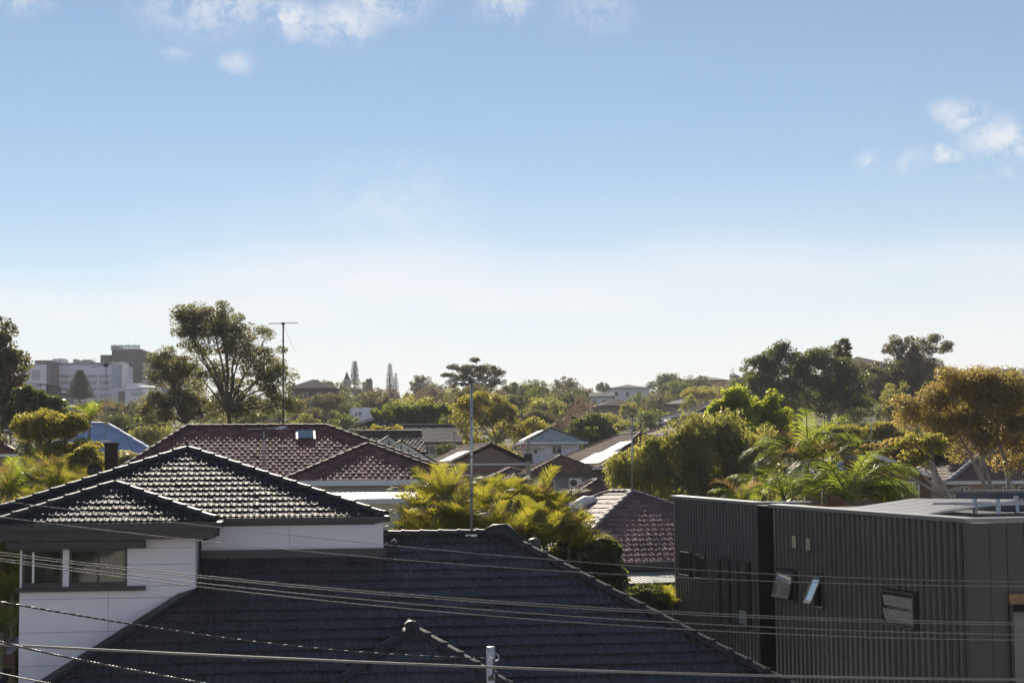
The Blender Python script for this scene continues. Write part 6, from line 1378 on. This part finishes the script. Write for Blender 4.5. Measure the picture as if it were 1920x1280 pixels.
wire('thick grey cable crossing low in front of the service mast', [(-60, 1205, 15.5), (190, 1218, 15.5), (480, 1231, 15.5), (960, 1252, 15.5), (1440, 1266, 15.5), (1920, 1273, 15.5), (2000, 1273.5, 15.5)], .0115, name='thick_cable')
wire('black twisted service cable running to the steel mast', [(-40, 1121, 17), (205, 1163, 18.6), (480, 1202, 21), (700, 1224, 24), (912, 1233, MY - .1)], .0062, M_cable, 'twisted_cable', twist=True, cat='cable')
wire('black twisted cable dropping out of the lower left corner', [(-40, 1191, 14), (40, 1213, 14), (160, 1238, 14), (380, 1281, 14), (420, 1288, 14)], .0052, M_cable, 'twisted_cable', twist=True, cat='cable')
wire('short dark cable in the extreme lower left corner', [(-30, 1254, 16), (20, 1266, 16), (70, 1276, 16), (110, 1283, 16)], .006, M_cable, 'thick_cable', cat='cable')
# timber pole behind the palms
PYp = 108.0
pp = at(990, 821, PYp); pg = ground(pp.x, PYp)
pole = thing('timber_pole', 'weathered timber power pole left of the brown hip roof', 'pole', (pp.x, PYp, pg))
hp = pp.z - pg
MB().tube([(0, 0, 0), (0, 0, hp)], [.16, .125], 10).build('shaft', M_pole, pole, smooth=True)
MB().box(-1.0, -.16, hp - .75, 1.0, -.10, hp - .62).build('crossarm', M_pole, pole)
for x in (-.9, -.45, .45, .9): MB().tube([(x, -.13, hp - .62), (x, -.13, hp - .52), (x, -.13, hp - .48)], [.03, .05, .02], 8).build('insulator', M_trim, pole)
MB().box(-.25, -.3, hp - 1.4, .25, -.12, hp - .95).build('junction_box', M_slate, pole)
for j, (q, lb) in enumerate([(((992, 832, 108), (1060, 880, 90), (1120, 918, 72)), 'thin service wire from the timber pole down to the right'), (((992, 840, 108), (1040, 905, 85), (1085, 945, 66)), 'steeper service wire from the timber pole'), (((992, 846, 108), (910, 868, 110), (810, 868, 118)), 'service wire from the timber pole to the brick gable'), (((994, 872, 108), (1060, 915, 95), (1150, 928, 80)), 'lowest service wire crossing the grey wall')]):
    wire(lb, list(q), .006, mat('matte_service_wire', (.10, .10, .10), 1.0, 0.0), 'service_wire', 'service wires at the timber pole')

# ------------------------------------------------------------------ garden undergrowth on the hillside
rng = np.random.default_rng(77); C = []; R = []
while len(C) < 2600:
    Y = 58 + (480) * rng.uniform() ** 1.7; px = rng.uniform(-60, 1980); x = (px - 960) / F * Y
    C.append((x, Y, ground(x, Y) + rng.uniform(.2, 1.0))); R.append(rng.uniform(.7, 1.5) * (.55 + Y / 300))
C = np.array(C); R = np.array(R)
keep = np.ones(len(C), bool)
for o in list(COL.objects):
    if o.get('category') in ('house', 'outbuilding', 'building') and o.type == 'EMPTY':
        p = o.location
        for ch_ in o.children:
            if ch_.name.split('.')[0] in ('wall',):
                bb = [Matrix.Translation(o.location) @ Matrix.Rotation(o.rotation_euler.z, 4, 'Z') @ Vector(q) for q in ch_.bound_box]
                x0, x1 = min(q.x for q in bb) - 1.5, max(q.x for q in bb) + 1.5; y0, y1 = min(q.y for q in bb) - 6, max(q.y for q in bb) + 1
                keep &= ~((C[:, 0] > x0) & (C[:, 0] < x1) & (C[:, 1] > y0) & (C[:, 1] < y1))
C = C[keep]; R = R[keep]
V, Fq = leaves(C, R, 60, .34, rng, .75, 1.6)
ug = mesh_np('undergrowth', V, Fq, L_olive); ug['kind'] = 'stuff'; ug['label'] = 'mixed garden shrubs covering the hillside between the houses'

# ------------------------------------------------------------------ haze
hz_ = MB().box(-420, -30, -3.0, 420, 900, 75).build('haze', mat('haze_surface_unused', (1, 1, 1)))
hm = bpy.data.materials.new('haze'); hm.use_nodes = True; tn_ = hm.node_tree; tn_.nodes.clear()
pv = tn_.nodes.new('ShaderNodeVolumePrincipled'); pv.inputs['Color'].default_value = (.93, .94, 1.0, 1); pv.inputs['Density'].default_value = 0.00026; pv.inputs['Anisotropy'].default_value = 0.0
oo = tn_.nodes.new('ShaderNodeOutputMaterial'); tn_.links.new(pv.outputs[0], oo.inputs['Volume'])
hz_.data.materials.clear(); hz_.data.materials.append(hm); hz_['kind'] = 'stuff'; hz_['label'] = 'thin afternoon haze over the suburb'
